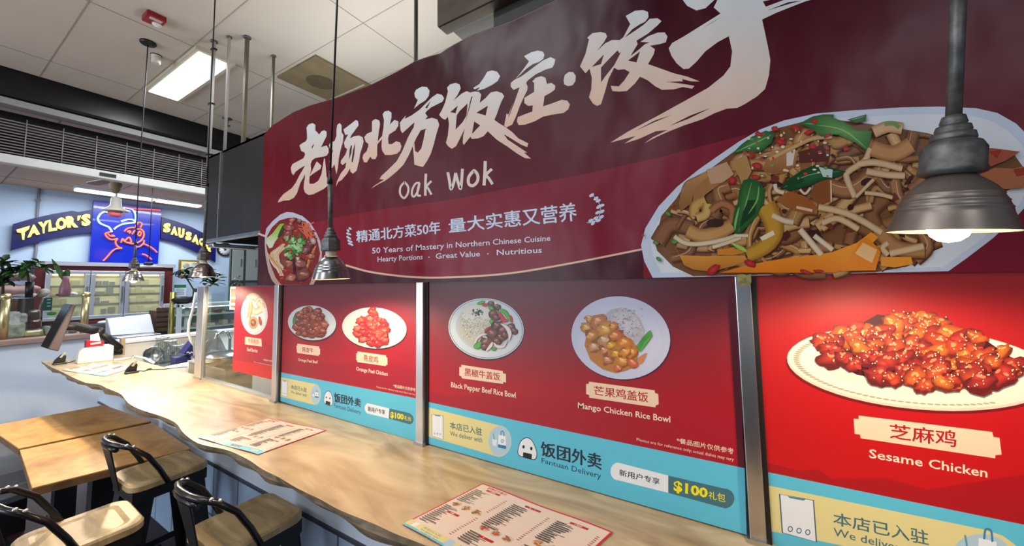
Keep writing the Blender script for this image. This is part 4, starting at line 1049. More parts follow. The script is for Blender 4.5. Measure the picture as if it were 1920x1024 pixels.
jar(302, 681, .085, .27, 'tall clear glass jug nearest to the steel bowl on the inner shelf')
jar(318, 683, .085, .24, 'clear glass jug in the middle of the inner shelf')
jar(332, 685, .07, .20, 'shortest clear glass jug nearest to the steel post')
bw = thing('steel_bowl', 'shiny steel bowl standing on edge beside the glass jugs', 'bowl', tuple(on_z(286, 680, .84)))
p = on_z(286, 680, .84) + Vector((0, 0, .15))
BM = Matrix.Rotation(radians(78), 3, 'Y') @ Matrix.Scale(.62, 3); p = p - Vector((0, 0, .065))
MB().lathe([(.02, -.07), (.08, -.06), (.125, -.02), (.135, .01), (.128, .01), (.118, -.015), (.075, -.05), (0, -.058)], p, 32, BM).build('bowl_body', M_steel, bw)
MB().lathe([(.132, .006), (.14, .012), (.132, .016)], p, 32, BM, True, False).build('rolled_rim', M_steel, bw)
rp = thing('receipt_printer', 'white slant topped terminal with a grey side beside the steel post', 'printer', tuple(on_z(335, 700, .9)))
x_ = on_z(335, 700, .92); a, b, c, d = on_z(308, 693, .90), on_z(362, 703, .90), on_z(355, 678, .985), on_z(322, 673, .985)
p = on_z(332, 694, .95)
MB().hexa([(p.x - .12, p.y - .10, .84), (p.x + .12, p.y - .10, .84), (p.x + .12, p.y + .13, .84), (p.x - .12, p.y + .13, .84)], [(p.x - .10, p.y - .05, .98), (p.x + .03, p.y - .05, .99), (p.x + .03, p.y + .12, 1.0), (p.x - .10, p.y + .12, .99)]).build('body', mat('printer_white', (226, 224, 224), .4), rp, bevel=.012)
MB().hexa([(p.x + .10, p.y - .07, .88), (p.x + .125, p.y - .07, .88), (p.x + .125, p.y + .10, .88), (p.x + .10, p.y + .10, .88)], [(p.x + .045, p.y - .04, .965), (p.x + .06, p.y - .04, .965), (p.x + .06, p.y + .09, .965), (p.x + .045, p.y + .09, .965)]).build('screen', mat('printer_grey', (178, 176, 176), .3), rp)
nb = thing('navy_box', 'navy blue triangular box corner with white lettering left of the steel post', 'box', tuple(on_x(352, 665, -4.3)))
a, b, c = on_x(344, 664, -4.3), on_x(362, 668, -4.3), on_x(362, 641, -4.3)
MB().slab([a, b, c], (-.12, 0, 0)).box(-4.42, -4.31, b.y - .12, b.y - .01, .835, b.z + .004).build('box_body', mat('navy', (28, 34, 92), .5), nb)
i_ = Ink(P2(-4.299), (1, 0, 0)); i_.strip([(350, 662), (353, 660), (356, 663), (359, 660), (361, 662)], 1.6, (225, 228, 240)); i_.build('lettering_mark', print_mat('ink_navy'), nb)
o = MB().tube([on_x(367, 548, -3.9), on_x(362, 580, -3.9), on_x(355, 603, -3.9), on_x(353, 622, -3.9), on_x(358, 640, -3.9), on_x(364, 648, -3.9)], .010, 6).build('white_cable', M_white); tag(o, 'white cable hanging in a bow beside the steel glass post', 'cable')

# behind the glass: kiosk screen, sink, stainless bench
kb = thing('stainless_bench', 'stainless bench with louvred side seen through the glass under the rolled burrito poster', 'bench', (-2.6, 1.6, .8))
q = on_y(423, 692, 1.26); x1, zt = q.x, q.z; y1 = on_x(474, 685, x1).y
MB().box(-3.86, x1, 1.26, y1, 0, zt - .012).build('body', mat('bench_brown_steel', (142, 138, 126), .4, .3, noise=.1, nscale=5), kb)
MB().box(-3.87, x1 + .006, 1.252, y1 + .01, zt - .012, zt).build('worktop', M_steel, kb, bevel=.003)
for k in range(3):
    a, b = on_x(440, 694 + k * 4, x1), on_x(463, 690.5 + k * 4, x1); MB().bar((x1 + .003, a.y, a.z), (x1 + .003, b.y, a.z), .008, .008).build('louvre', M_alu, kb)
zz0 = zt
o = MB().box(x1 + .02, 1.6, 1.25, 2.2, 0, .70).build('storage_chest', mat('chest_brown', (112, 98, 74), .5, .2, noise=.12, nscale=5)); tag(o, 'low dull brown chest behind the glass, right of the louvred bench', 'chest')
sk = thing('sink', 'round chrome sink bowl with a bent tap behind the glass', 'sink', tuple(on_y(420, 678, 1.95)))
zz = zz0; p = Vector((x1 - .22, 1.62, zz)); p = on_z(420, 678, zz + .02)
MB().lathe([(.09, 0), (.17, .05), (.19, .075), (.20, .08), (.185, .08), (.15, .05), (.06, .01), (0, .01)], (p.x, p.y, zz), 32).build('basin', mat('chrome', (215, 220, 225), .12, 1.0), sk)
w = on_z(430, 668, zz)
MB().tube([w, w + Vector((0, 0, .16)), w + Vector((0, -.02, .205)), w + Vector((-.01, -.06, .215)), w + Vector((-.015, -.09, .20)), w + Vector((-.015, -.10, .16))], .011, 8).build('tap', mat('chrome', (215, 220, 225), .12, 1.0), sk)
MB().lathe([(.03, 0), (.03, .02), (.014, .03), (.014, .05)], w, 16).build('tap_base', mat('chrome', (215, 220, 225), .12, 1.0), sk)
ks = thing('tablet_screen', 'dark grey tilted tablet on a stand behind the glass', 'tablet', tuple(on_y(395, 655, 1.6)))
a, b, c, d = [on_y(x, y, 1.42) for x, y in ((374, 668), (421, 660), (402, 620), (376, 618))]
MB().slab([a, b, c, d], (0, .02, 0)).build('screen_body', mat('tablet_grey', (52, 56, 56), .5), ks, bevel=.004)
MB().bar(on_y(378, 655, 1.40), on_y(391, 637, 1.40), .012, .012).build('support_arm', M_alu, ks)
MB().box(b.x - .22, b.x + .0, 1.40, 1.44, zz0, b.z + .004).build('base_block', mat('block_grey', (110, 112, 108), .4), ks)
o = MB().slab([on_y(388, 657, 2.1), on_y(424, 653, 2.1), on_y(428, 664, 2.1), on_y(392, 666, 2.1)], (0, .12, 0)).build('folded_cloth', mat('cloth_blue', (190, 212, 214), .7)); tag(o, 'pale blue folded cloth beside the sink behind the glass', 'cloth')
rn = thing('red_notice', 'narrow red and white notice with lettering hanging at the edge of the red poster', 'notice', tuple(on_y(438, 558, 1.168)))
a, b = on_y(434, 538, 1.168), on_y(446, 581, 1.168)
MB().box(a.x, b.x, 1.162, 1.166, b.z, a.z).build('sheet', mat('notice_sheet', (232, 226, 224), .5), rn)
c, d = on_y(435.5, 541, 1.168), on_y(446, 557, 1.168); e, f = on_y(435.5, 560, 1.168), on_y(446, 568, 1.168); g, h_ = on_y(435.5, 572, 1.168), on_y(446, 577, 1.168)
MB().box(c.x, d.x, 1.1595, 1.1625, d.z, c.z).box(e.x, f.x, 1.1595, 1.1625, f.z, e.z).box(g.x, h_.x, 1.1595, 1.1625, h_.z, g.z).build('red_block', mat('notice_red', (212, 52, 40), .5), rn)

# ------------------------------------------------------------------ sneeze guard: posts, glass, posters
YP = 1.15
ZT = H + 0.006
PX = {}
for k, (a, b) in dict(p2=((521, 751), (782, 828)), p3=((801.5, 832), (1400, 1003))).items():
    PX[k] = (on_y(*a, YP).x, on_y(*b, YP).x)
PX['p4'] = (on_y(1430, 765, YP).x, on_y(1430, 765, YP).x + 1.12)
M_ink = print_mat('poster_print', .42)
posts = [('left end', on_y(366, 650, YP - .014).x, on_y(378, 650, YP - .014).x, 'aluminium post at the open end of the glass guard'),
         ('', on_y(511.5, 720, YP - .02).x, on_y(519.5, 720, YP - .02).x, 'aluminium post between the burrito poster and the orange peel poster'),
         ('', on_y(782, 760, YP - .02).x, on_y(795, 760, YP - .02).x, 'aluminium post between the orange peel poster and the rice bowl poster'),
         ('', on_y(1394, 800, YP - .02).x, on_y(1424, 800, YP - .02).x, 'wide steel post between the rice bowl poster and the sesame chicken poster')]
for _n, x0, x1, lb in posts:
    t = thing('guard_post', lb, 'post', ((x0 + x1) / 2, YP, ZC), 'metal posts of the glass guard')
    e0 = _n == 'left end'
    MB().box(x0, x1, YP - (.014 if e0 else .028), YP + (.012 if e0 else .03), ZC, ZT).build('post', M_alu if 'alum' in lb else M_steel, t, bevel=.002)
    MB().box(x0 - .006, x1 + .006, YP - (.018 if e0 else .034), YP + (.016 if e0 else .036), ZC, ZC + .012).build('foot_plate', M_steel, t)
    MB().box(x1, x1 + (.004 if e0 else .012), YP - (.004 if e0 else .012), YP + (.008 if e0 else .02), ZC, ZT).build('gasket', M_alu if e0 else M_black, t)
xa, xb = posts[0][2] + .004, posts[1][1]
t = thing('glass_guard', 'clear glass pane of the counter guard between the end post and the burrito poster', 'glass', ((xa + xb) / 2, YP, ZC))
MB().box(xa, xb, YP + .002, YP + .01, ZC + .014, ZT).build('pane', M_glass, t)
MB().box(xa, xb, YP - .012, YP + .02, ZC, ZC + .014).build('channel', M_alu, t)
p0, p1 = on_y(438, 673, YP).x, on_y(516, 690, YP).x


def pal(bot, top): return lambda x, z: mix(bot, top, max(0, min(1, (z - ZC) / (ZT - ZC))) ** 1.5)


def poster(name, label, x0, x1, z0, z1, colfn, grp='food posters on the glass guard', y=YP - .006):
    t = thing(name, label, 'poster', ((x0 + x1) / 2, y, z0), grp)
    MB().box(x0, x1, y, y + .006, z0, z1).build('backing', mat('poster_backing', (60, 12, 20), .5), t)
    g = Ink(lambda a, b: (a, y, b), (0, -1, 0), base=1e-4)
    nx, nz = 6, 18; pts = []; cols = []
    for j in range(nz + 1):
        for i in range(nx + 1):
            x = x0 + (x1 - x0) * i / nx; z = z0 + (z1 - z0) * j / nz; pts.append((x, z)); cols.append(colfn(x, z))
    g._put(pts, [(j * (nx + 1) + i, j * (nx + 1) + i + 1, (j + 1) * (nx + 1) + i + 1, (j + 1) * (nx + 1) + i) for j in range(nz) for i in range(nx)], cols)
    g.build('printed_sheet', M_ink, t)
    return t


def ink(y=YP - .006, base=2.4e-4): return Ink(lambda px, py: on_y(px, py, y), (0, -1, 0), base=base)


def tx(name, t, body, quad, col, bold=0, y=YP - .006):
    i = ink(y, 4.4e-4); i.text(body, quad, col, bold=bold); return i.build(name, M_ink, t)


CREAM = (240, 208, 178); RED = (178, 20, 36); BLUE = (92, 194, 222); YEL = (230, 216, 150); SLATE = (66, 112, 124); WHT = (236, 238, 242)


def plaque(t, tr, pts, quad, zh, quad2, en, bold=.012):
    i = ink(); i.poly(tr(pts), CREAM); pl = i.build('name_plaque', M_ink, t)
    i = ink(base=4e-4); i.text(zh, tr(quad), RED, bold=bold); i.build('chinese_name', M_ink, t)
    i = ink(); i.text(en, tr(quad2) if quad2 else None, (240, 226, 200), bold=.012); i.build('english_name', M_ink, t)


# ---- food pictures -------------------------------------------------
def heap(i, tr, poly, n, size, pal_, dark, rnd, seeds=0, seedcol=(240, 226, 190), aspect=.7, gloss=(250, 190, 130)):
    P = tr(poly); xs = [p[0] for p in P]; ys = [p[1] for p in P]
    def inside(x, y):
        c = False; j = len(P) - 1
        for k in range(len(P)):
            if (P[k][1] > y) != (P[j][1] > y) and x < (P[j][0] - P[k][0]) * (y - P[k][1]) / (P[j][1] - P[k][1]) + P[k][0]: c = not c
            j = k
        return c
    i.poly(P, dark)
    pts = []; st_ = sqrt((max(xs) - min(xs)) * (max(ys) - min(ys)) / (n * 1.7)); y = min(ys)
    while y < max(ys):
        x = min(xs)
        while x < max(xs):
            p = (x + rnd.uniform(0, st_), y + rnd.uniform(0, st_))
            if inside(*p): pts.append(p)
            x += st_
        y += st_
    pts.sort(key=lambda p: p[1] + rnd.uniform(-6, 6))
    for x, y in pts:
        c = rnd.choice(pal_); r_ = size * rnd.uniform(.6, 1.15); a = rnd.uniform(-.7, .7)
        i.ell(x, y + r_ * .14, r_ * 1.08, r_ * aspect * 1.1, mix(dark, c, .25), rot=a, n=18, jag=.16, rnd=rnd)
        i.ell(x, y, r_, r_ * aspect * rnd.uniform(.7, 1.15), mix(c, dark, .55), mix(c, (255, 170, 80), .12), rot=a, n=15, jag=.26, rnd=rnd)
        i.ell(x + r_ * rnd.uniform(-.5, .5), y + r_ * rnd.uniform(-.4, .3), r_ * .5, r_ * .3, mix(c, dark, .3), mix(c, gloss, .18), rot=-a, n=11, jag=.3, rnd=rnd)
        for _ in range(2):
            i.ell(x + rnd.uniform(-.4, .4) * r_, y - rnd.uniform(0, .4) * r_, r_ * .2, r_ * .1, mix(c, gloss, .6), rot=rnd.uniform(-1, 1), n=8)
    for _ in range(seeds):
        x, y = rnd.choice(pts); x += rnd.uniform(-1, 1) * size * .7; y += rnd.uniform(-1, .6) * size * .6
        i.ell(x, y, 1.5, 1.05, seedcol, rot=rnd.uniform(0, 3), n=7)


def band(t, tr, E):
    """blue delivery band at the foot of a poster"""
    i = ink(); i.poly(tr(E['band']) if 'band' in E else E['bandpx'], BLUE); i.build('blue_band', M_ink, t)
    i = ink(base=3e-4); i.poly(E['yel'], YEL); i.ell(*E['circ'], (178, 206, 222)); i.build('yellow_tab', M_ink, t)
    i = ink(base=4.2e-4); cx, cy, rx, ry = E['circ']
    k = rx / 21
    i.poly([(cx - 2 * k, cy - 12 * k), (cx + 11 * k, cy - 9 * k), (cx + 12 * k, cy + 14 * k), (cx - 3 * k, cy + 11 * k)], (236, 242, 248)); i.poly([(cx - 3 * k, cy + 6 * k), (cx + 12 * k, cy + 9 * k), (cx + 12 * k, cy + 15 * k), (cx - 3 * k, cy + 12 * k)], (40, 120, 160))
    i.strip([(cx + 2 * k, cy - 11 * k), (cx + 3 * k, cy - 18 * k), (cx + 7 * k, cy - 17 * k), (cx + 8 * k, cy - 9 * k)], 1.6 * k, (60, 130, 170)); i.poly([(cx - 14 * k, cy - 4 * k), (cx - 5 * k, cy - 2 * k), (cx - 6 * k, cy + 10 * k), (cx - 13 * k, cy + 8 * k)], (226, 234, 240))
    i.strip([(cx - 10 * k, cy - 3 * k), (cx - 12 * k, cy - 14 * k)], 1.4 * k, (90, 150, 180)); i.ring(cx + 5 * k, cy + 0 * k, 3 * k, 3.4 * k, .4, (90, 140, 180), n=16); i.build('bag_icon', M_ink, t)
    i = ink(base=4.2e-4); i.poly(E['phone'], (52, 92, 110)); c = [sum(p[d] for p in E['phone']) / len(E['phone']) for d in (0, 1)]
    i.poly([(c[0] + (x - c[0]) * .93, c[1] + (y - c[1]) * .975) for x, y in E['phone']], WHT)
    a, b, c_, d = E['phone']; L_ = lambda u, v: (a[0] + (b[0] - a[0]) * u + (d[0] - a[0]) * v, a[1] + (b[1] - a[1]) * u + (d[1] - a[1]) * v)
    i.poly([L_(.24, .015), L_(.76, .015), L_(.70, .06), L_(.30, .06)], (70, 140, 170))
    for u in (.25, .5, .75): q = L_(u, .86); i.ring(q[0], q[1], abs(b[0] - a[0]) * .075, abs(b[0] - a[0]) * .085, .35, (60, 100, 130), n=16)
    i.build('phone_outline', M_ink, t)
    tx('delivery_words', t, '本店已入驻', E['zh'], SLATE, .018); tx('delivery_words', t, 'We deliver with', E['en'], SLATE, .006)
    if 'rice' in E:
        i = ink(base=3e-4); o = E['rice']; c = [sum(p[d] for p in o) / len(o) for d in (0, 1)]
        def smooth(pp):
            out = []; n = len(pp)
            for q in range(n):
                p0, p1, p2, p3 = pp[q - 1], pp[q], pp[(q + 1) % n], pp[(q + 2) % n]
                for s_ in range(4):
                    t_ = s_ / 4; out.append(tuple(.5 * (2 * p1[e] + (p2[e] - p0[e]) * t_ + (2 * p0[e] - 5 * p1[e] + 4 * p2[e] - p3[e]) * t_ ** 2 + (3 * p1[e] - p0[e] - 3 * p2[e] + p3[e]) * t_ ** 3) for e in (0, 1)))
            return out
        o = smooth(o); i.fan(c, o, (24, 30, 40), (24, 30, 40)); i.fan(c, [(c[0] + (x - c[0]) * .93, c[1] + (y - c[1]) * .93) for x, y in o], WHT, WHT)
        for e in E['eyes']: i.ell(*e, (20, 24, 32))
        i.poly(E['nori'], (20, 24, 32)); i.build('rice_ball_logo', M_ink, t)
        tx('logo_words', t, '饭团外卖', E['fzh'], (22, 40, 56), .03); tx('logo_words', t, 'Fantuan Delivery', E['fen'], (22, 50, 66))
        i = ink(base=3e-4); i.poly(E['pillw'], WHT); i.poly(E['pilld'], SLATE); i.build('offer_pill', M_ink, t)
        tx('offer_words', t, '新用户专享', E['new'], (28, 40, 52), .015); tx('offer_price', t, '$100', E['usd'], (250, 232, 0), .035); tx('offer_words', t, '礼包', E['gift'], (238, 226, 60), .01)


def arc_right(x, y0, y1, bulge, n=10):
    return [(x + bulge * sin(pi * k / n), (y0 + y1) / 2 - (y1 - y0) / 2 * cos(pi * k / n)) for k in range(n + 1)]


c3 = crop(960, 512, 4); c4 = crop(960, 768, 4); c7p = crop(480, 512, 4); c8p = crop(480, 768, 4); c12 = crop(1440, 512, 4); c16 = crop(1440, 768, 4)
rnd = random.Random(11)
# --- poster with two rice bowls
x0, x1 = PX['p3']
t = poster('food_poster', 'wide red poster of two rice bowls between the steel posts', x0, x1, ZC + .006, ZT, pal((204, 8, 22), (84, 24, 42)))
i = ink(base=2e-4); i.poly([(806, 735), (850, 742), (960, 738), (1050, 750), (1085, 745), (1180, 760), (1240, 735), (1330, 765), (1390, 790), (1396, 878), (803, 754)], (168, 10, 34)); i.build('printed_hill', M_ink, t)
i = ink(base=2.2e-4); i.poly([(1364, 520), (1379, 519.5), (1401, 1003), (1391, 1001)], (96, 14, 34)); i.build('side_margin', M_ink, t)
plaque(t, c7p, [(1540, 688), (1850, 735), (1853, 752), (1875, 758), (1875, 822), (1855, 818), (1853, 832), (1545, 790), (1540, 775), (1525, 770), (1525, 706), (1540, 706)], [(1565, 712), (1830, 750), (1830, 808), (1565, 770)], '黑椒牛盖饭', [(1463, 818), (1948, 893), (1948, 953), (1463, 868)], 'Black Pepper Beef Rice Bowl')
plaque(t, c3, [(578, 815), (1070, 880), (1072, 900), (1097, 908), (1100, 985), (1078, 992), (1076, 1008), (580, 935), (578, 915), (556, 908), (556, 832), (576, 832)], [(615, 845), (1022, 896), (1022, 972), (615, 915)], '芒果鸡盖饭', [(495, 970), (1187, 1074), (1187, 1138), (495, 1026)], 'Mango Chicken Rice Bowl')
tx('footnote', t, '*餐品图片仅供参考', c4([(1235, 210), (1662, 292), (1662, 336), (1235, 250)]), (240, 214, 190), .012); tx('footnote', t, 'Photos are for reference only; actual dishes may vary', c4([(935, 212), (1663, 362), (1663, 396), (935, 240)]), (240, 214, 190), 0)
band(t, None, dict(bandpx=[(803, 754), (1396, 878), (1400, 1003), (801.5, 832)], yel=[(804, 764)] + arc_right(935, 797.5, 857, 24) + [(802, 818)], circ=(937, 827, 21, 28),
     phone=c8p([(1318, 35), (1405, 45), (1405, 225), (1318, 200)]), zh=c8p([(1455, 90), (1695, 140), (1695, 197), (1455, 142)]), en=c8p([(1455, 160), (1698, 212), (1698, 250), (1455, 194)]),
     rice=c4([(42, 305), (65, 235), (110, 208), (152, 232), (184, 305), (188, 352), (165, 378), (80, 358), (48, 340)]), eyes=[(960 + 87 / 4, 768 + 280 / 4, 2.3, 3.2), (960 + 145 / 4, 768 + 293 / 4, 2.3, 3.4)], nori=c4([(85, 320), (150, 335), (148, 372), (80, 356)]),
     fzh=c4([(218, 238), (670, 337), (670, 452), (218, 345)]), fen=c4([(222, 362), (668, 476), (668, 535), (222, 410)]),
     pillw=c4([(1172, 495), (1172, 625)] + [(795 - 56 * sin(pi * k / 10), 464 + 66 * cos(pi * k / 10)) for k in range(11)]), pilld=c4([(1172, 495), (1590, 592)] + [(1592 + 76 * sin(pi * k / 10), 667 - 75 * cos(pi * k / 10)) for k in range(1, 10)] + [(1600, 742), (1172, 625)]),
     new=c4([(805, 446), (1108, 518), (1108, 566), (805, 494)]), usd=c4([(1212, 528), (1470, 592), (1465, 676), (1212, 622)]), gift=c4([(1475, 612), (1600, 632), (1600, 698), (1475, 668)])))
# plate: black pepper beef
i = ink(); q = crop(830, 540, 6.83)
def E1(cx, cy, rx, ry, *a, **k): (X, Y), = q([(cx, cy)]); i.ell(X, Y, rx / 6.83, ry / 6.83, *a, **k)
E1(560, 530, 490, 400, (60, 20, 34), rot=.13); E1(556, 522, 484, 388, (206, 212, 218), (222, 228, 232), rot=.13)
(X, Y), = q([(556, 522)]); i.ring(X, Y, 470 / 6.83, 375 / 6.83, .016, (96, 120, 128), rot=.13)
E1(550, 510, 382, 300, (190, 196, 196), (214, 218, 218), rot=.13)
i.poly(q([(232, 330), (260, 250), (340, 212), (450, 205), (560, 235), (620, 320), (622, 420), (590, 540), (520, 640), (400, 735), (330, 720), (240, 640), (205, 560), (215, 440)]), (196, 192, 172)); E1(425, 330, 192, 118, (214, 212, 198), (228, 228, 220), rot=.1)
for k in range(150):
    x, y = rnd.gauss(400, 95), rnd.gauss(500, 110)
    if 230 < x < 590 and 250 < y < 690: E1(x, y, 14, 6, rnd.choice(((220, 216, 200), (182, 176, 154), (232, 230, 220))), rot=rnd.uniform(-1, 1), n=8)
for k in range(34): E1(rnd.gauss(435, 32), rnd.gauss(312, 26), 11, 6, (40, 46, 66), rot=rnd.uniform(0, 3), n=7)
def S1(pts, w, m, e=None, tp=False): i.strip(q(pts), w / 6.83 if not isinstance(w, tuple) else tuple(v / 6.83 for v in w), m, e, tp)
G = (96, 178, 64); DG = (48, 118, 40)
S1([(440, 205), (545, 170)], 40, G, DG, True); S1([(500, 210), (580, 222)], 44, (196, 48, 52), (150, 24, 34), True); S1([(590, 215), (650, 270), (720, 330)], 80, G, DG, True); S1([(730, 270), (810, 320), (870, 430)], 56, G, DG, True)
S1([(725, 300), (770, 400), (840, 425)], 62, (206, 62, 62), (160, 30, 40), True); S1([(870, 350), (890, 440)], 36, (196, 48, 44), None, True); S1([(620, 400), (660, 470)], 70, G, DG, True); S1([(540, 560), (640, 490)], 52, (196, 44, 60), (150, 26, 40), True)
for (x, y, r_) in ((620, 200, 44), (700, 240, 48), (650, 330, 62), (690, 380, 50), (700, 480, 74), (640, 580, 84), (770, 540, 74), (880, 500, 66), (920, 550, 50), (750, 630, 74), (560, 690, 86), (700, 680, 60), (540, 750, 56), (800, 600, 50)):
    E1(x, y + 8, r_ * 1.05, r_ * .75, (60, 28, 28), n=9, jag=.3, rnd=rnd); E1(x, y, r_, r_ * .7, (84, 46, 40), (142, 88, 76), rot=rnd.uniform(-1, 1), n=9, jag=.32, rnd=rnd); E1(x - 10, y - 14, r_ * .4, r_ * .18, (178, 130, 116), rot=rnd.uniform(-1, 1), n=9)
S1([(410, 740), (440, 650), (500, 600), (575, 590)], 40, (226, 212, 208), (190, 168, 170), True); S1([(750, 455), (830, 510), (865, 590), (855, 670)], 56, (226, 216, 216), (188, 168, 172), True); S1([(660, 700), (700, 745), (780, 745), (830, 670)], 46, (222, 208, 208), (190, 160, 168), True); S1([(560, 810), (620, 740), (645, 690)], 44, (226, 216, 206), (190, 170, 150), True)
S1([(400, 760), (450, 740), (490, 690)], 84, (86, 170, 62), DG, True); S1([(630, 790), (690, 770)], 50, (86, 160, 62), DG, True)
i.build('beef_bowl_picture', M_ink, t)
# plate: mango chicken
i = ink(); q = c3
def E1(cx, cy, rx, ry, *a, **k): (X, Y), = q([(cx, cy)]); i.ell(X, Y, rx / 4, ry / 4, *a, **k)
def S1(pts, w, m, e=None, tp=False): i.strip(q(pts), w / 4, m, e, tp)
E1(822, 494, 376, 312, (70, 16, 36), rot=.16); E1(816, 486, 372, 310, (196, 198, 220), (216, 216, 234), rot=.16); E1(816, 486, 300, 245, (204, 204, 226), (212, 212, 232), rot=.16)
i.poly(q([(690, 320), (740, 275), (820, 258), (900, 280), (960, 340), (1000, 430), (985, 480), (930, 530), (860, 470), (740, 400)]), (186, 178, 184)); E1(850, 370, 120, 95, (190, 182, 190), (216, 210, 218), rot=.5)
for k in range(130):
    x, y = rnd.gauss(850, 65), rnd.gauss(385, 60)
    if 710 < x < 985 and 268 < y < 505: E1(x, y, 10, 4, rnd.choice(((214, 208, 216), (158, 150, 158), (226, 222, 228))), rot=rnd.uniform(-1, 1.4), n=7)
i.poly(q([(545, 540), (560, 470), (620, 430), (760, 420), (900, 500), (950, 570), (930, 700), (860, 730), (780, 750), (680, 720), (590, 650)]), (186, 122, 46))
for (x, y, r_, c) in ((580, 340, 40, (208, 150, 78)), (650, 360, 62, (206, 132, 92)), (560, 410, 46, (216, 160, 70)), (700, 420, 70, (228, 166, 70)), (600, 470, 60, (206, 140, 58)), (780, 470, 60, (216, 120, 52)), (690, 500, 60, (206, 160, 120)), (850, 520, 66, (230, 140, 40)), (740, 540, 36, (238, 178, 40)), (620, 550, 50, (214, 160, 128)), (690, 580, 44, (214, 132, 92)), (780, 605, 40, (236, 178, 52)), (900, 590, 60, (232, 146, 44)), (720, 650, 46, (206, 132, 92)), (830, 660, 60, (220, 150, 60)), (905, 670, 44, (220, 110, 70)), (800, 710, 36, (214, 120, 80)), (850, 590, 50, (232, 150, 48)), (760, 400, 40, (220, 140, 60))):
    E1(x, y + 7, r_ * 1.04, r_ * .7, mix(c, (110, 56, 20), .7), rot=rnd.uniform(-1, 1), n=9, jag=.3, rnd=rnd); E1(x, y, r_, r_ * rnd.uniform(.55, .8), mix(c, (120, 60, 20), .4), c, rot=rnd.uniform(-1, 1), n=9, jag=.32, rnd=rnd); E1(x + rnd.uniform(-.3, .3) * r_, y, r_ * .5, r_ * .25, mix(c, (255, 220, 160), .25), rot=rnd.uniform(-1, 1), n=7, jag=.3, rnd=rnd); E1(x - 5, y - 12, r_ * .35, r_ * .14, mix(c, (255, 240, 210), .55), rot=.4, n=9)
for k in range(3): S1([(935 + k * 12, 560 + k * 16), (990 + k * 6, 500 + k * 10), (1042 + k * 6, 430 + k * 16)], 34, (88, 168, 66), (40, 110, 40), True)
i.poly(q([(940, 640), (1000, 600), (1015, 600), (985, 670), (950, 690)]), (206, 130, 84))
i.build('mango_bowl_picture', M_ink, t)

# --- poster with orange peel dishes
x0, x1 = PX['p2']
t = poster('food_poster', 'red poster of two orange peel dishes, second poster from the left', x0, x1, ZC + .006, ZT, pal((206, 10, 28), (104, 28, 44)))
i = ink(base=2e-4); i.poly(c7p([(175, 650), (300, 640), (490, 665), (620, 690), (750, 660), (860, 620), (985, 630), (1100, 690), (1210, 720), (1210, 935), (165, 735)]), (168, 12, 38)); i.build('printed_hill', M_ink, t)
plaque(t, c7p, [(310, 530), (475, 552), (475, 566), (481, 568), (481, 612), (472, 612), (470, 622), (310, 600), (307, 590), (303, 545), (310, 545)], [(350, 553), (430, 565), (430, 602), (350, 590)], '陈皮牛', [(315, 638), (463, 656), (463, 688), (315, 666)], 'Orange Peel Beef')
plaque(t, c7p, [(762, 588), (975, 618), (977, 633), (986, 636), (986, 690), (976, 688), (974, 698), (760, 668), (759, 655), (752, 652), (752, 603), (760, 603)], [(810, 610), (915, 627), (915, 677), (810, 660)], '陈皮鸡', [(752, 702), (988, 742), (988, 782), (752, 740)], 'Orange Peel Chicken')
tx('footnote', t, '*餐品图片仅供参考', c7p([(1030, 833), (1195, 864), (1195, 890), (1030, 857)]), (240, 214, 190), .012); tx('footnote', t, 'Photos are for reference only; actual dishes may vary', c7p([(905, 847), (1193, 903), (1193, 922), (905, 864)]), (240, 214, 190), 0)
band(t, None, dict(bandpx=[(519.5, 697), (782.5, 747.5), (782, 828), (521, 751)], yel=c7p([(182, 780), (440, 832)] + arc_right(445, 833, 990, 42)[1:-1] + [(435, 988), (180, 925)]), circ=(480 + 448 / 4, 512 + 912 / 4, 9, 18),
     phone=c7p([(193, 803), (238, 810), (235, 930), (190, 916)]), zh=c7p([(262, 836), (380, 862), (380, 895), (262, 868)]), en=c7p([(262, 880), (380, 905), (380, 930), (262, 902)]),
     rice=c7p([(508, 950), (518, 905), (540, 883), (563, 900), (575, 950), (573, 985), (556, 997), (516, 980)]), eyes=[(480 + 527 / 4, 512 + 934 / 4, 1.1, 1.9), (480 + 554 / 4, 512 + 940 / 4, 1.1, 1.9)], nori=c7p([(524, 958), (558, 968), (556, 994), (522, 982)]),
     fzh=c7p([(588, 896), (785, 945), (785, 1006), (588, 968)]), fen=[(626.5, 756), (676.5, 769), (676.5, 780), (626.5, 766)],
     pillw=[(730, 766), (729, 785), (688, 775)] + [(688 - 4.5 * sin(pi * k / 6), 775 - 19 * k / 6) for k in range(1, 6)] + [(689, 756)], pilld=[(730, 766), (768, 774.5), (774, 780), (776, 786), (774, 793), (769, 796), (729, 785)],
     new=[(690, 761.5), (722, 769), (722, 778), (690, 771)], usd=[(732, 771.5), (757, 776.5), (757, 789), (732, 785)], gift=[(758, 779), (771, 782), (771, 790), (758, 788)]))
i = ink(); q = c7p
def E1(cx, cy, rx, ry, *a, **k): (X, Y), = q([(cx, cy)]); i.ell(X, Y, rx / 4, ry / 4, *a, **k)
def S1(pts, w, m, e=None, tp=False): i.strip(q(pts), w / 4, m, e, tp)
E1(424, 384, 184, 132, (74, 16, 34), rot=.1); E1(420, 374, 181, 130, (204, 208, 210), (226, 230, 230), rot=.1); E1(420, 370, 130, 92, (196, 198, 198), (214, 216, 214), rot=.1)
S1([(290, 415), (290, 350), (312, 290)], 28, (86, 132, 52), (44, 84, 30), True)
heap(i, q, [(305, 420), (320, 300), (370, 255), (410, 250), (430, 280), (470, 260), (500, 310), (525, 400), (515, 440), (420, 465), (330, 450)], 46, 8.5, [(176, 88, 66), (196, 112, 84), (150, 66, 52), (184, 84, 48)], (84, 30, 28), rnd, gloss=(240, 190, 170))
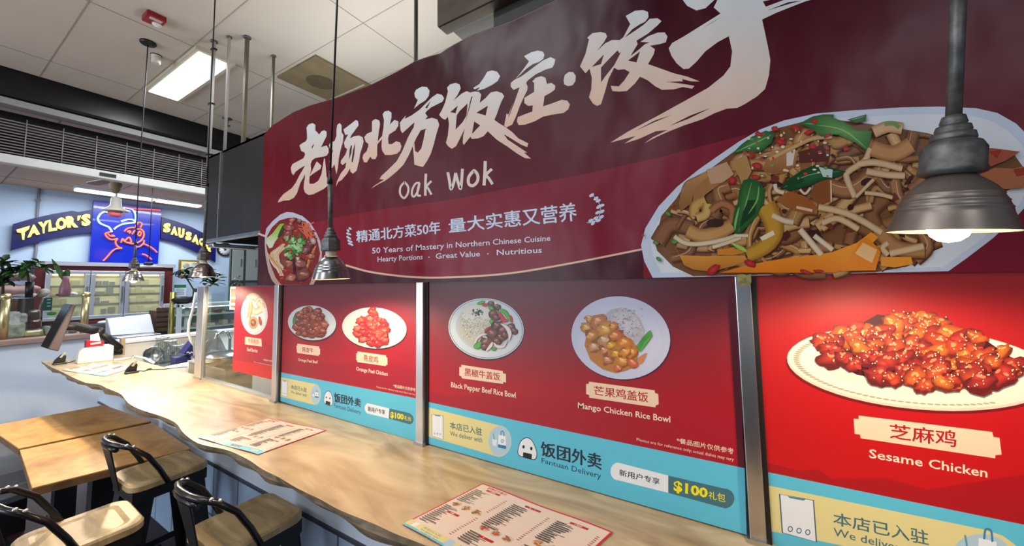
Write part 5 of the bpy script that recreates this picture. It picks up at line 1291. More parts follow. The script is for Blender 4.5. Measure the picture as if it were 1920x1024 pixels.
i.build('orange_beef_picture', M_ink, t)
i = ink()
E1(892, 420, 244, 156, (74, 14, 34), rot=.08); E1(888, 412, 242, 154, (214, 212, 200), (236, 234, 226), rot=.08); E1(890, 405, 175, 104, (206, 204, 190), (226, 224, 212), rot=.08)
heap(i, q, [(750, 420), (790, 345), (850, 310), (875, 260), (905, 320), (950, 345), (985, 400), (998, 500), (940, 530), (860, 530), (770, 505)], 54, 8.5, [(214, 56, 50), (226, 92, 62), (190, 38, 46), (236, 120, 92)], (130, 16, 26), rnd, gloss=(255, 210, 200))
i.build('orange_chicken_picture', M_ink, t)

# --- sesame chicken poster
x0, x1 = PX['p4']
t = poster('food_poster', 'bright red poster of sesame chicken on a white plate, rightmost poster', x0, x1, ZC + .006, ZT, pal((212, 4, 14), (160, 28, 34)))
i = ink(base=2e-4); i.poly(c16([(0, 400), (230, 460), (380, 450), (480, 520), (900, 520), (1200, 600), (1700, 520), (2000, 480), (2000, 880), (0, 472)]), (176, 6, 20)); i.build('printed_hill', M_ink, t)
plaque(t, c16, [(680, 45), (1680, 168), (1690, 205), (1735, 212), (1752, 338), (1705, 342), (1703, 366), (695, 215), (690, 188), (650, 183), (642, 68), (680, 72)], [(912, 106), (1412, 160), (1410, 284), (915, 215)], '芝麻鸡', [(758, 295), (1645, 440), (1645, 512), (758, 362)], 'Sesame Chicken', .02)
band(t, None, dict(bandpx=[(1440, 885.5), (1920, 984), (2140, 1030), (2140, 1150), (1449, 1028)], yel=c16([(4, 570), (1620, 900), (1760, 945), (1860, 1020), (1880, 1120), (1800, 1200), (1500, 1210), (22, 912)]), circ=(1440 + 1600 / 4, 768 + 1085 / 4, 54, 38),
     phone=c16([(82, 632), (345, 680), (368, 995), (104, 925)]), zh=c16([(490, 768), (1200, 910), (1205, 1020), (490, 862)]), en=c16([(490, 885), (1215, 1062), (1215, 1118), (490, 945)])))
i = ink(); q = c12
def E1(cx, cy, rx, ry, *a, **k): (X, Y), = q([(cx, cy)]); i.ell(X, Y, rx / 4, ry / 4, *a, **k)
E1(1150, 740, 1020, 305, (120, 8, 16), rot=.085); E1(1150, 718, 1012, 306, (214, 202, 180), (236, 228, 210), rot=.085); E1(1150, 706, 1000, 296, (232, 224, 204), (240, 234, 218), rot=.085); E1(1130, 690, 800, 210, (226, 216, 194), (236, 228, 210), rot=.07)
for k in range(46):
    a = pi * (.30 + .85 * k / 45); X, Y = 1150 + 940 * cos(a) * .997 - 262 * sin(a) * .085, 715 + 262 * sin(a) + 940 * cos(a) * .085; E1(X, Y, 26, 6, (176, 160, 134), rot=a + pi / 2 if False else .1, n=8)
heap(i, q, [(370, 480), (440, 490), (540, 480), (660, 400), (820, 310), (900, 320), (990, 300), (1150, 285), (1280, 340), (1320, 400), (1450, 405), (1600, 480), (1700, 550), (1850, 650), (1860, 720), (1740, 830), (1480, 840), (1160, 850), (1080, 800), (800, 790), (660, 760), (450, 640), (380, 540)], 66, 26, [(206, 58, 30), (222, 92, 36), (190, 40, 34), (232, 118, 40), (176, 40, 36), (216, 76, 40)], (70, 14, 22), rnd, seeds=260, aspect=.62)
i.build('sesame_chicken_picture', M_ink, t)

# --- small burrito poster on the clear pane
q = crop(280, 580, 6.4)
t = poster('food_poster', 'small red poster of a beef burrito hung on the clear pane, leftmost poster', p0, p1 - .01, H - .545, ZT - .004, pal((214, 14, 34), (150, 22, 40)), y=YP - .004)
i = ink(YP - .004, 2e-4); i.poly(q([(1015, 455), (1140, 395), (1250, 350), (1360, 380), (1500, 455), (1490, 690), (1005, 600)]), (176, 16, 44)); i.build('printed_hill', M_ink, t)
i = ink(YP - .004, 4e-4)
i.ell(477, 590, 25, 38, (206, 200, 204), (232, 228, 230), rot=-.03); i.ell(477, 589, 21, 33, (216, 212, 212), (232, 230, 228))
for pts, w, m, e in (([(466, 562), (474, 556), (484, 562), (492, 580)], 14, (232, 212, 178), (190, 140, 96)), ([(468, 574), (478, 585), (490, 580)], 12, (236, 214, 176), (170, 110, 70)), ([(470, 566), (470, 580), (466, 596)], 7, (206, 160, 110), (120, 70, 50)), ([(478, 570), (486, 560), (492, 568)], 6, (236, 220, 190), (170, 120, 84))): i.strip(pts, w, m, e)
i.ell(475, 605, 9, 12, (186, 130, 84), (236, 206, 160)); i.ell(475, 605, 5.5, 7.5, (110, 44, 34), (226, 170, 120)); i.strip([(473, 601), (478, 604), (474, 609), (472, 605)], 1.6, (120, 50, 40)); i.ell(488, 602, 3, 9, (150, 60, 34), (190, 100, 60), rot=-.2)
i.build('burrito_picture', M_ink, t)
i = ink(YP - .004); i.poly(q([(1150, 328), (1345, 355), (1350, 448), (1145, 420)]), CREAM); i.build('name_plaque', M_ink, t)
tx('chinese_name', t, '牛肉卷饼', q([(1185, 346), (1312, 362), (1312, 424), (1185, 404)]), RED, 0, YP - .004); tx('english_name', t, 'Beef Burrito', q([(1175, 458), (1300, 480), (1300, 522), (1175, 500)]), (240, 226, 200), .012, YP - .004)
tx('footnote', t, '*餐品图片仅供参考', q([(1365, 596), (1490, 614), (1490, 636), (1370, 616)]), (240, 214, 190), .012, YP - .004); tx('footnote', t, 'Photos are for reference only; actual dishes may vary', q([(1255, 625), (1490, 672), (1490, 690), (1255, 640)]), (240, 214, 190), 0, YP - .004)
o = MB().slab([on_y(x_, y_, YP - .0285) for x_, y_ in ((1382, 515), (1392, 514), (1400, 516), (1408, 514), (1409, 528), (1406, 537), (1398, 534), (1390, 538), (1384, 532))], (0, -.0008, 0)).build('sticker', mat('foil_sticker', (190, 176, 110), .3, .7, noise=.4, nscale=60)); tag(o, 'small worn gold sticker at the top of the wide steel post', 'sticker')

# ------------------------------------------------------------------ the big banner
YB = 1.138
M_ban = print_mat('banner_vinyl', .32, spec=.22)
nt = M_ban.node_tree; bs = nt.nodes['Principled BSDF']
tcx = nt.nodes.new('ShaderNodeTexCoord'); mpp = nt.nodes.new('ShaderNodeMapping'); mpp.inputs['Scale'].default_value = (1.3, 1, .8); mpp.inputs['Rotation'].default_value = (0, radians(-28), 0)
nzz = nt.nodes.new('ShaderNodeTexNoise'); nzz.inputs['Scale'].default_value = 2.6; nzz.inputs['Detail'].default_value = 2.5
bpp = nt.nodes.new('ShaderNodeBump'); bpp.inputs['Strength'].default_value = .42; bpp.inputs['Distance'].default_value = .06
for a_, b_ in ((tcx.outputs['Object'], mpp.inputs[0]), (mpp.outputs[0], nzz.inputs['Vector']), (nzz.outputs[0], bpp.inputs['Height']), (bpp.outputs[0], bs.inputs['Normal'])): nt.links.new(a_, b_)
bn = thing('banner', 'huge dark red vinyl banner with brush lettering and two food pictures over the counter', 'banner', (-.5, YB, 2.1))
topl = [(497, 251), (510, 236), (550, 211), (580, 199), (625, 186), (640, 181), (695, 160), (750, 132), (777, 116), (800, 108), (825, 101), (850, 85), (880, 69), (912, 57), (960, 40), (1060, -8)]
tp = [on_y(x, y, YB) for x, y in topl]; zend = tp[-1].z
zb_ = H + .006; XL, XR = on_y(484, 535, YB).x, 2.4


def ztop(x):
    for a_, b_ in zip(tp, tp[1:]):
        if a_.x <= x <= b_.x: return a_.z + (b_.z - a_.z) * (x - a_.x) / max(1e-6, b_.x - a_.x)
    return tp[0].z if x < tp[0].x else zend


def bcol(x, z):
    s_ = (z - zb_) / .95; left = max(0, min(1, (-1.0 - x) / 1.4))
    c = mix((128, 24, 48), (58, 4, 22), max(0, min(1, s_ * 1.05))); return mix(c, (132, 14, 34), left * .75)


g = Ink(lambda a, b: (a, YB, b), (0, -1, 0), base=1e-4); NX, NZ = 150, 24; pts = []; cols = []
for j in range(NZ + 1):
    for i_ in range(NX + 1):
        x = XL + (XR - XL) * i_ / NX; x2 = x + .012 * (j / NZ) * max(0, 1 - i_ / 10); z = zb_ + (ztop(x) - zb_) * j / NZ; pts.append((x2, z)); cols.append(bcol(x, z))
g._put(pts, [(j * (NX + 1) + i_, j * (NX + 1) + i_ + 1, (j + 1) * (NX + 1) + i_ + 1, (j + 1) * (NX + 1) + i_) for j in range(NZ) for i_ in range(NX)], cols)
o = g.build('vinyl_sheet', M_ban, bn); s_ = o.modifiers.new('thick', 'SOLIDIFY'); s_.thickness = .003; s_.offset = -1
mb = MB().tube([(p.x, YB + .004, p.z) for p in tp] + [(XR, YB + .004, zend)], .005, 6); mb.build('hem', mat('banner_hem', (70, 14, 26), .3), bn)


def bink(base): return Ink(lambda px, py: on_y(px, py, YB), (0, -1, 0), base=base)


i = bink(2e-4); i.poly([(489, 440), (630, 408), (720, 392), (850, 374), (960, 352), (1100, 326), (1250, 292), (1400, 252), (1250, 520), (486, 533)], (126, 22, 40), grad=lambda x, y: mix((150, 16, 38), (132, 28, 50), (x - 500) / 400)); i.build('printed_wave', M_ban, bn)
i = bink(2.6e-4); ln = [(484, 438), (520, 452), (580, 478), (650, 498), (700, 511), (780, 520), (860, 519.5), (960, 512), (1080, 492), (1206, 467)]
i.poly(ln + [(1206, 522), (484, 535)], (76, 26, 38)); i.strip(ln, 3.6, (238, 196, 168)); i.build('gold_line', M_ban, bn)

# brush lettering, traced stroke by stroke
def lg(y0, y1): return lambda x, y: mix((228, 230, 232), (240, 198, 172), (y - y0) / (y1 - y0))
BG = (98, 22, 38)
k1 = crop(500, 220, 5.69); k2 = crop(660, 150, 4.655); k3 = crop(800, 110, 4.877); k4 = crop(920, 80, 5.689); k5 = crop(1070, 0, 4.654); k6 = crop(1130, 0, 3.53)
CH = [(k1, 230, 380, [[(425, 110), (450, 75), (490, 62), (520, 80), (520, 140), (545, 165), (560, 185), (585, 150), (615, 138), (640, 155), (640, 200), (605, 270), (580, 320), (640, 300), (660, 330), (662, 375), (640, 410), (600, 420), (520, 435), (485, 460), (470, 500), (475, 560), (460, 620), (455, 690), (460, 710), (500, 710), (550, 680), (585, 610), (600, 520), (612, 440), (622, 440), (632, 540), (640, 630), (658, 680), (650, 730), (610, 765), (560, 790), (500, 820), (450, 830), (410, 805), (395, 760), (400, 690), (410, 640), (405, 605), (395, 640), (360, 700), (325, 810), (290, 860), (240, 885), (180, 890), (120, 910), (130, 880), (180, 820), (270, 755), (310, 700), (350, 620), (400, 535), (412, 515), (350, 550), (310, 580), (285, 620), (265, 590), (258, 540), (275, 500), (330, 470), (395, 435), (410, 400), (405, 375), (370, 360), (350, 300), (375, 280), (420, 255), (432, 225), (430, 160)],
      [(535, 470), (585, 515), (575, 550), (500, 600), (455, 635), (475, 590), (510, 520)]], [[(500, 285), (480, 320), (482, 335), (505, 300)]]),
      (k1, 225, 345, [[(745, 130), (755, 80), (780, 62), (800, 85), (800, 160), (820, 190), (815, 260), (800, 310), (785, 370), (770, 440), (760, 540), (745, 610), (735, 560), (725, 500), (700, 540), (680, 530), (668, 470), (690, 410), (710, 350), (680, 345), (665, 300), (680, 270), (725, 255), (745, 200)],
      [(820, 130), (900, 70), (950, 30), (975, 40), (982, 85), (950, 130), (905, 190), (890, 225), (940, 200), (990, 195), (1025, 215), (1035, 260), (1020, 320), (1000, 380), (985, 470), (960, 570), (920, 603), (895, 580), (890, 545), (860, 600), (800, 670), (765, 690), (740, 740), (748, 690), (790, 600), (840, 540), (850, 480), (810, 510), (790, 490), (795, 460), (840, 400), (860, 340), (835, 320), (825, 270), (850, 220), (870, 180), (840, 190)]], [[(900, 300), (912, 300), (905, 380), (880, 450), (885, 350)], [(946, 268), (936, 400), (918, 485), (905, 470), (922, 350)]]),
      (k2, 205, 300, [[(175, 360), (205, 340), (240, 355), (245, 390), (235, 450), (225, 530), (220, 600), (220, 660), (205, 692), (175, 690), (160, 670), (130, 720), (105, 718), (92, 680), (100, 650), (130, 620), (145, 560), (120, 540), (108, 500), (130, 470), (175, 450), (175, 400)], [(222, 540), (262, 490), (268, 505), (225, 560)],
      [(268, 300), (285, 275), (320, 268), (345, 285), (345, 330), (330, 390), (370, 350), (405, 360), (405, 400), (380, 440), (325, 475), (315, 510), (320, 560), (350, 560), (385, 535), (420, 545), (432, 580), (420, 620), (390, 645), (340, 655), (290, 655), (265, 620), (258, 580), (262, 500), (275, 420), (280, 350)]], [[(150, 575), (125, 610), (115, 625), (125, 590)]]),
      (k2, 160, 350, [[(545, 115), (560, 85), (610, 58), (655, 62), (678, 95), (670, 140), (640, 180), (590, 210), (540, 252), (560, 210), (575, 175), (550, 150)],
      [(418, 375), (440, 345), (470, 310), (460, 340), (520, 310), (590, 260), (650, 200), (700, 150), (745, 120), (785, 130), (805, 160), (790, 190), (740, 215), (690, 240), (655, 270), (640, 290), (660, 320), (640, 345), (700, 330), (745, 345), (762, 390), (750, 430), (735, 480), (715, 560), (690, 640), (660, 700), (620, 760), (580, 750), (545, 740), (540, 660), (530, 570), (545, 540), (550, 620), (575, 635), (605, 600), (625, 520), (640, 440), (650, 425), (600, 440), (560, 510), (530, 580), (495, 660), (450, 740), (390, 800), (330, 850), (290, 880), (230, 910), (165, 950), (200, 920), (280, 870), (240, 865), (260, 835), (320, 780), (390, 710), (440, 620), (490, 500), (540, 410), (545, 370), (500, 410), (440, 465), (425, 440)]], [[(690, 180), (640, 240), (655, 250), (665, 230)]]),
      (k3, 130, 310, [[(187, 265), (215, 235), (265, 222), (300, 235), (312, 270), (285, 330), (245, 385), (320, 320), (365, 298), (400, 310), (440, 300), (480, 305), (500, 330), (485, 405), (540, 360), (585, 310), (640, 298), (690, 315), (710, 345), (690, 380), (665, 440), (645, 500), (620, 560), (660, 590), (720, 625), (780, 670), (840, 730), (930, 775), (920, 810), (860, 785), (780, 735), (705, 690), (740, 740), (830, 800), (920, 860), (890, 860), (955, 915), (900, 910), (830, 870), (740, 805), (700, 780), (640, 740), (560, 665), (520, 710), (470, 730), (415, 735), (400, 715), (340, 790), (330, 770), (335, 700), (350, 640), (300, 740), (270, 800), (230, 825), (195, 800), (177, 770), (195, 700), (205, 600), (195, 530), (170, 560), (140, 545), (115, 515), (145, 460), (170, 400), (195, 300)],
      [(555, 120), (600, 108), (645, 120), (672, 160), (650, 205), (600, 240), (530, 275), (460, 295), (490, 260), (440, 280), (425, 268), (480, 235), (520, 180)]], [[(285, 430), (265, 500), (215, 490)], [(435, 575), (490, 610), (415, 690)], [(560, 430), (540, 520), (455, 495)], [(375, 410), (365, 520), (330, 580), (265, 650), (275, 520), (300, 480)], [(420, 345), (395, 440), (350, 600), (380, 470), (408, 350)]]),
      (k4, 95, 240, [[(357, 145), (430, 105), (500, 85), (555, 95), (575, 130), (560, 175), (520, 205), (450, 230), (380, 280), (260, 395), (330, 310), (410, 200)],
      [(215, 430), (250, 400), (330, 360), (450, 270), (560, 190), (640, 155), (690, 180), (680, 225), (660, 265), (580, 290), (480, 340), (400, 400), (378, 430), (395, 470), (390, 510), (350, 590), (310, 680), (270, 790), (230, 875), (170, 905), (145, 885), (170, 755), (190, 770), (240, 640), (300, 480), (245, 505), (215, 470)],
      [(445, 415), (480, 375), (540, 358), (585, 375), (600, 440), (650, 430), (690, 460), (685, 500), (640, 535), (575, 570), (560, 680), (650, 650), (760, 610), (820, 620), (845, 660), (830, 710), (780, 750), (650, 770), (560, 790), (470, 840), (370, 875), (300, 880), (280, 840), (290, 795), (350, 770), (445, 735), (450, 670), (400, 675), (360, 645), (360, 590), (465, 525), (465, 430)],
      [(778, 400), (792, 345), (835, 312), (880, 315), (908, 355), (905, 410), (875, 455), (825, 465), (785, 445)]], [[(445, 675), (445, 728), (350, 768)], [(312, 470), (260, 620), (195, 790), (186, 800), (240, 640), (296, 490)]]),
      (k5, 20, 195, [[(145, 330), (190, 290), (260, 280), (305, 290), (318, 320), (290, 370), (230, 445), (300, 380), (360, 350), (430, 350), (460, 325), (520, 210), (480, 140), (560, 95), (630, 88), (675, 105), (680, 150), (650, 190), (600, 215), (540, 255), (470, 330), (560, 270), (640, 215), (690, 165), (760, 160), (793, 185), (760, 220), (680, 290), (575, 355), (585, 385), (540, 460), (522, 490), (600, 430), (650, 385), (690, 372), (610, 365), (680, 315), (760, 285), (820, 283), (845, 320), (830, 370), (780, 385), (690, 400), (735, 430), (725, 475), (675, 560), (760, 590), (900, 640), (1020, 670), (1125, 712), (1050, 710), (970, 690), (980, 710), (830, 715), (930, 725), (1080, 750), (1060, 775), (980, 760), (900, 780), (800, 785), (740, 755), (670, 700), (605, 670), (560, 730), (490, 795), (420, 800), (365, 795), (350, 750), (420, 755), (470, 700), (515, 630), (470, 605), (410, 610), (380, 590), (330, 690), (300, 800), (265, 910), (230, 925), (195, 905), (160, 850), (180, 780), (185, 680), (165, 600), (130, 640), (82, 580), (130, 470), (160, 345)]],
      [[(290, 475), (265, 560), (185, 585)], [(265, 720), (265, 590), (330, 520), (410, 440), (425, 465), (440, 455), (380, 570), (300, 670)], [(605, 450), (575, 545), (500, 530)]]),
      (k6, 0, 268, [[(530, 0), (560, 40), (620, 70), (680, 55), (740, 0), (750, -60), (520, -60)],
      [(745, 30), (770, -20), (800, -80), (1100, -80), (1400, -60), (1410, -10), (1340, 10), (1250, 45), (1150, 85), (1055, 130), (1075, 220), (1100, 340), (1110, 400), (1100, 500), (1075, 590), (1020, 640), (940, 690), (890, 715), (820, 720), (740, 750), (660, 790), (540, 830), (440, 870), (360, 905), (275, 950), (330, 910), (430, 860), (350, 870), (240, 920), (145, 950), (220, 900), (50, 945), (170, 870), (350, 775), (550, 665), (700, 580), (800, 500), (845, 440), (857, 340), (835, 240), (760, 280), (680, 340), (620, 410), (570, 455), (535, 458), (490, 420), (455, 370), (437, 320), (460, 285), (540, 240), (660, 165), (780, 90), (735, 50)]],
      [[(800, 105), (650, 195), (720, 150)], [(715, 715), (560, 790), (440, 835), (580, 765)], [(460, 760), (330, 815), (210, 870), (340, 800)], [(1060, 10), (1200, -20), (1340, -30), (1200, 0), (1080, 45)], [(1090, 70), (1240, 25), (1320, 5), (1230, 15)]])]
PALE = lambda c, y0, y1: None
for tr, y0, y1, polys, holes in CH:
    i = bink(4e-4)
    for P in polys: i.poly(tr(P), None, grad=lg(y0, y1))
    for P in holes: i.poly(tr(P), mix(BG, (54, 6, 16), .5))
    i.build('brush_character', M_ban, bn)
i = bink(4e-4); k7 = crop(730, 290, 8.727)
for pts, w in (([(250, 448), (185, 530), (178, 640), (240, 712), (300, 640), (310, 530), (248, 446)], 34), ([(500, 460), (430, 475), (378, 570), (372, 660), (410, 685), (470, 590), (495, 470)], 32), ([(495, 460), (465, 580), (465, 665), (518, 670)], 34), ([(600, 312), (592, 470), (590, 672)], 42), ([(690, 432), (618, 512), (645, 570), (690, 655)], 36),
               ([(958, 288), (985, 430), (1010, 568), (1060, 440), (1085, 300)], 46), ([(1085, 300), (1125, 450), (1165, 562), (1185, 420), (1197, 232)], 46), ([(1375, 268), (1300, 370), (1302, 480), (1370, 508), (1440, 440), (1448, 340), (1400, 268), (1370, 268)], 50), ([(1570, 105), (1565, 300), (1550, 505)], 52), ([(1680, 235), (1588, 330), (1630, 390), (1690, 485)], 46)):
    if pts[0] == (958, 288): i.build('english_title', M_ban, bn); i = bink(4e-4)
    i.strip(k7(pts), w / 8.727, (232, 214, 204))
i.build('english_title', M_ban, bn)
i = bink(4e-4); PB = (214, 228, 248)
i.text('精通北方菜50年', [(668, 433), (825, 414), (825.5, 438), (669, 455)], PB, bold=.022); i.build('chinese_slogan', M_ban, bn); i = bink(4e-4); i.text('量大实惠又营养', [(841, 411), (1079, 379), (1082, 414), (842.6, 437)], PB, bold=.022); i.build('chinese_slogan', M_ban, bn)
i = bink(4e-4); i.text('50 Years of Mastery in Northern Chinese Cuisine', [(697.7, 465), (1032, 441), (1032, 455), (697.7, 479)], (226, 228, 244), bold=.008); i.build('english_slogan', M_ban, bn)
for w_, xa_, xb_, da in (('Hearty Portions', 708, 792.5, 1), ('Great Value', 817, 900, 0), ('Nutritious', 931.5, 1016, 0)):
    f_ = lambda x, o_: (x, 481.5 - (x - 708) * .0585 + o_)
    i = bink(4e-4); i.text(w_, [f_(xa_, 0), f_(xb_, 0), f_(xb_, 13 if da else 10.5), f_(xa_, 13 if da else 10.5)], (226, 228, 244), bold=.008); i.build('english_slogan', M_ban, bn)
for x_ in (804.7, 915):
    i = bink(4e-4); i.ell(x_, 488 - (x_ - 708) * .0585, 1.3, 1.3, (226, 228, 244), n=12); i.build('slogan_dot', M_ban, bn)
i = bink(4e-4); k8 = crop(630, 350, 3.692)
for sc_, L, st_ in ((1.0, [(1770, 60), (1800, 82), (1815, 98), (1840, 130), (1818, 140), (1842, 172), (1812, 180), (1838, 210), (1800, 218), (1815, 235), (1765, 235), (1780, 252)], [(1735, 250), (1775, 248), (1815, 215), (1832, 160), (1815, 100), (1775, 60)]),
                    (.62, [(98, 290), (84, 305), (82, 325), (95, 330), (82, 350), (96, 358), (90, 376), (104, 382), (94, 396), (110, 402)], [(96, 285), (84, 320), (88, 370), (115, 410)])):
    i = bink(4e-4)
    for x, y in k8(L): i.ell(x, y, 5.2 * sc_, 2.9 * sc_, PB, rot=rnd.uniform(-.9, -.3) if sc_ == 1 else rnd.uniform(.3, .9), n=12)
    i.strip(k8(st_), .9, PB); i.build('laurel', M_ban, bn)

# beef noodle bowl picture
i = bink(4e-4); q = crop(480, 380, 6.4)
def S1(pts, w, m, e=None, tp=False): i.strip(q(pts), w / 6.4, m, e, tp)
def E1(cx, cy, rx, ry, *a, **k): (X, Y), = q([(cx, cy)]); i.ell(X, Y, rx / 6.4, ry / 6.4, *a, **k)
i.poly(q([(105, 500), (108, 400), (125, 310), (200, 222), (290, 145), (370, 112), (450, 120), (560, 162), (650, 240), (720, 350), (770, 460), (792, 590), (790, 690), (735, 900), (690, 985), (240, 988), (190, 930), (150, 830), (115, 640)]), None, grad=lambda x, y: mix((206, 204, 222), (196, 160, 140), (y - 420) / 110))
i.fan(q([(440, 560)])[0], q([(125, 520), (135, 400), (190, 300), (280, 215), (380, 185), (480, 182), (590, 232), (690, 350), (745, 480), (770, 610), (740, 760), (690, 880), (640, 985), (300, 985), (235, 900), (165, 720)]), (176, 60, 48), (132, 30, 30))
for k in range(60): E1(rnd.uniform(180, 720), rnd.uniform(230, 960), rnd.uniform(8, 30), rnd.uniform(5, 14), rnd.choice(((196, 70, 48), (216, 104, 60), (150, 40, 40), (226, 140, 96))), rot=rnd.uniform(-1, 1), n=10)
for k in range(16): S1([(520 + rnd.uniform(-20, 150), 250 + rnd.uniform(-20, 60)), (600 + rnd.uniform(-30, 80), 330 + rnd.uniform(-30, 50)), (650 + rnd.uniform(-40, 60), 420 + rnd.uniform(-30, 40))], 12, (226, 120, 84), (170, 50, 40))
i.poly(q([(130, 430), (200, 370), (290, 255), (340, 250), (330, 340), (280, 410), (230, 470), (200, 540), (160, 550), (125, 480)]), None, grad=lambda x, y: mix((150, 190, 40), (218, 226, 196), (y - 425) / 30)); S1([(335, 270), (310, 350), (265, 420)], 44, (50, 66, 40), (36, 50, 34), True)
for k in range(22):
    o_ = rnd.uniform(-30, 60); S1([(330 + o_ * .3, 500 + rnd.uniform(-10, 50)), (215 + o_, 610 + rnd.uniform(-20, 50)), (235 + o_, 710 + rnd.uniform(-20, 40)), (300 + o_ * .8, 790 + rnd.uniform(-30, 60))], 19, rnd.choice(((232, 224, 212), (238, 208, 156), (220, 190, 150), (240, 232, 222))), (196, 130, 92))
for k in range(6): S1([(130 + k * 5, 590 + k * 14), (200 + k * 6, 680 + k * 12), (280 + k * 8, 800 + k * 10), (290 + k * 8, 880)], 15, (230, 196, 140), (180, 96, 60))
for k in range(12): S1([(720 - k * 6, 520 + k * 10), (690 - k * 6, 620 + k * 10), (640 - k * 4, 740 + k * 12)], 15, rnd.choice(((222, 130, 70), (230, 170, 120))), (170, 70, 50))
for (x, y, r_, c) in ((400, 300, 60, (176, 96, 84)), (385, 370, 50, (168, 84, 76)), (360, 420, 44, (190, 110, 100)), (390, 720, 90, (156, 84, 66)), (420, 640, 70, (146, 70, 58)), (520, 720, 80, (176, 104, 92)), (560, 860, 100, (150, 84, 66)), (640, 480, 60, (136, 70, 66)), (600, 570, 60, (150, 84, 80)), (660, 640, 50, (206, 120, 84)), (690, 460, 44, (222, 190, 180)), (420, 900, 60, (206, 130, 104)), (440, 210, 36, (206, 130, 110)), (520, 220, 30, (150, 130, 90))):
    E1(x, y + 8, r_ * 1.05, r_ * .8, mix(c, (60, 16, 16), .75), n=9, jag=.3, rnd=rnd); E1(x, y, r_, r_ * .72, mix(c, (70, 20, 20), .4), c, rot=rnd.uniform(-1, 1), n=10, jag=.3, rnd=rnd); E1(x + rnd.uniform(-.4, .4) * r_, y + rnd.uniform(-.2, .3) * r_, r_ * .45, r_ * .2, mix(c, (240, 190, 170), .25), rot=rnd.uniform(-1, 1), n=7, jag=.3, rnd=rnd); E1(x, y - 12, r_ * .3, r_ * .12, mix(c, (250, 220, 210), .5), n=8)
E1(465, 770, 16, 90, (66, 20, 22)); 
for k in range(44):
    x, y = rnd.gauss(455, 58), rnd.gauss(520, 62); E1(x, y, rnd.uniform(18, 38), rnd.uniform(12, 24), rnd.choice(((92, 160, 80), (140, 196, 120), (60, 124, 60), (176, 214, 160))), rot=rnd.uniform(0, 3), n=10, jag=.3, rnd=rnd)
i.build('beef_noodle_picture', M_ban, bn)

# big plate of wide noodles
i = bink(4e-4); q = crop(1190, 190, 3.011); q2 = crop(1530, 190, 3.013)
PLT = [(1224, 521), (1208, 490), (1202, 460), (1210, 428), (1235, 387), (1270, 350), (1310, 318), (1350, 290), (1385, 266), (1425, 243), (1470, 226), (1530, 213), (1600, 207), (1690, 201.5), (1760, 200), (1830, 203), (1870, 212), (1905, 232), (1935, 262), (1955, 300), (1950, 345), (1930, 380), (1900, 412), (1860, 448), (1810, 486), (1778, 508.5)]
i.fan((1560, 400), PLT, (222, 222, 226), (206, 216, 234)); i.fan((1560, 400), [(1560 + (x - 1560) * .95, min(400 + (y - 400) * .93, 512)) for x, y in PLT], (216, 214, 214), (226, 230, 238))
FOOD = [(1228, 455), (1240, 405), (1268, 372), (1290, 338), (1330, 318), (1375, 285), (1420, 255), (1460, 240), (1530, 222), (1600, 228), (1680, 240), (1740, 250), (1820, 275), (1900, 288), (1930, 330), (1900, 352), (1830, 385), (1790, 420), (1750, 470), (1700, 500), (1640, 511), (1300, 518), (1262, 500), (1232, 470)]
i.poly(FOOD, (122, 78, 44))
def ins(x, y, P=FOOD):
    c = False; j = len(P) - 1
    for k in range(len(P)):
        if (P[k][1] > y) != (P[j][1] > y) and x < (P[j][0] - P[k][0]) * (y - P[k][1]) / (P[j][1] - P[k][1]) + P[k][0]: c = not c
        j = k
    return c
NP = [((168, 116, 66), (104, 62, 34)), ((140, 88, 48), (82, 46, 26)), ((190, 142, 86), (130, 84, 48)), ((118, 70, 42), (66, 34, 22)), ((176, 124, 62), (108, 66, 30)), ((152, 96, 62), (92, 50, 32)), ((206, 164, 112), (150, 100, 62))]
n_ = 0
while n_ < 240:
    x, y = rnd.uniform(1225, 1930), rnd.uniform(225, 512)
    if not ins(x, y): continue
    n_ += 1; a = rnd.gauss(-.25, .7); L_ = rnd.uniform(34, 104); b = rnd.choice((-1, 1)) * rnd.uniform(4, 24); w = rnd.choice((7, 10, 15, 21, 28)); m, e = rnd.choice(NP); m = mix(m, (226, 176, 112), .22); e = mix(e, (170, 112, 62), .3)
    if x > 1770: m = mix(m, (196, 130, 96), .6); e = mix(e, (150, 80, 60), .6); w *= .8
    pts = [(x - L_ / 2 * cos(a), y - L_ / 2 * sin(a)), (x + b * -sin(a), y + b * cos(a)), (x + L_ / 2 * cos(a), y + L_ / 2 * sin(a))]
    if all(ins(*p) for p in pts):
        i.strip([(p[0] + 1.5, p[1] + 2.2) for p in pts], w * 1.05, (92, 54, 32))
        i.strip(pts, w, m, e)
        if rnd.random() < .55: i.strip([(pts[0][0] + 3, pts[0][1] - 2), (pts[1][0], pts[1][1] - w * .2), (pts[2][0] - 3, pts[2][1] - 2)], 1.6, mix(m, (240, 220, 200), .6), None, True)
for k in range(40):
    x, y = rnd.uniform(1400, 1720), rnd.uniform(290, 500)
    i.ell(x, y, rnd.uniform(5, 14), rnd.uniform(3, 8), rnd.choice(((60, 26, 22), (84, 34, 26), (110, 50, 36))), rot=rnd.uniform(-1, 1), n=12, jag=.25, rnd=rnd)
def QS(f, pts, w, m, e=None, tp=False): i.strip(f(pts), w if not isinstance(w, tuple) else w, m, e, tp)
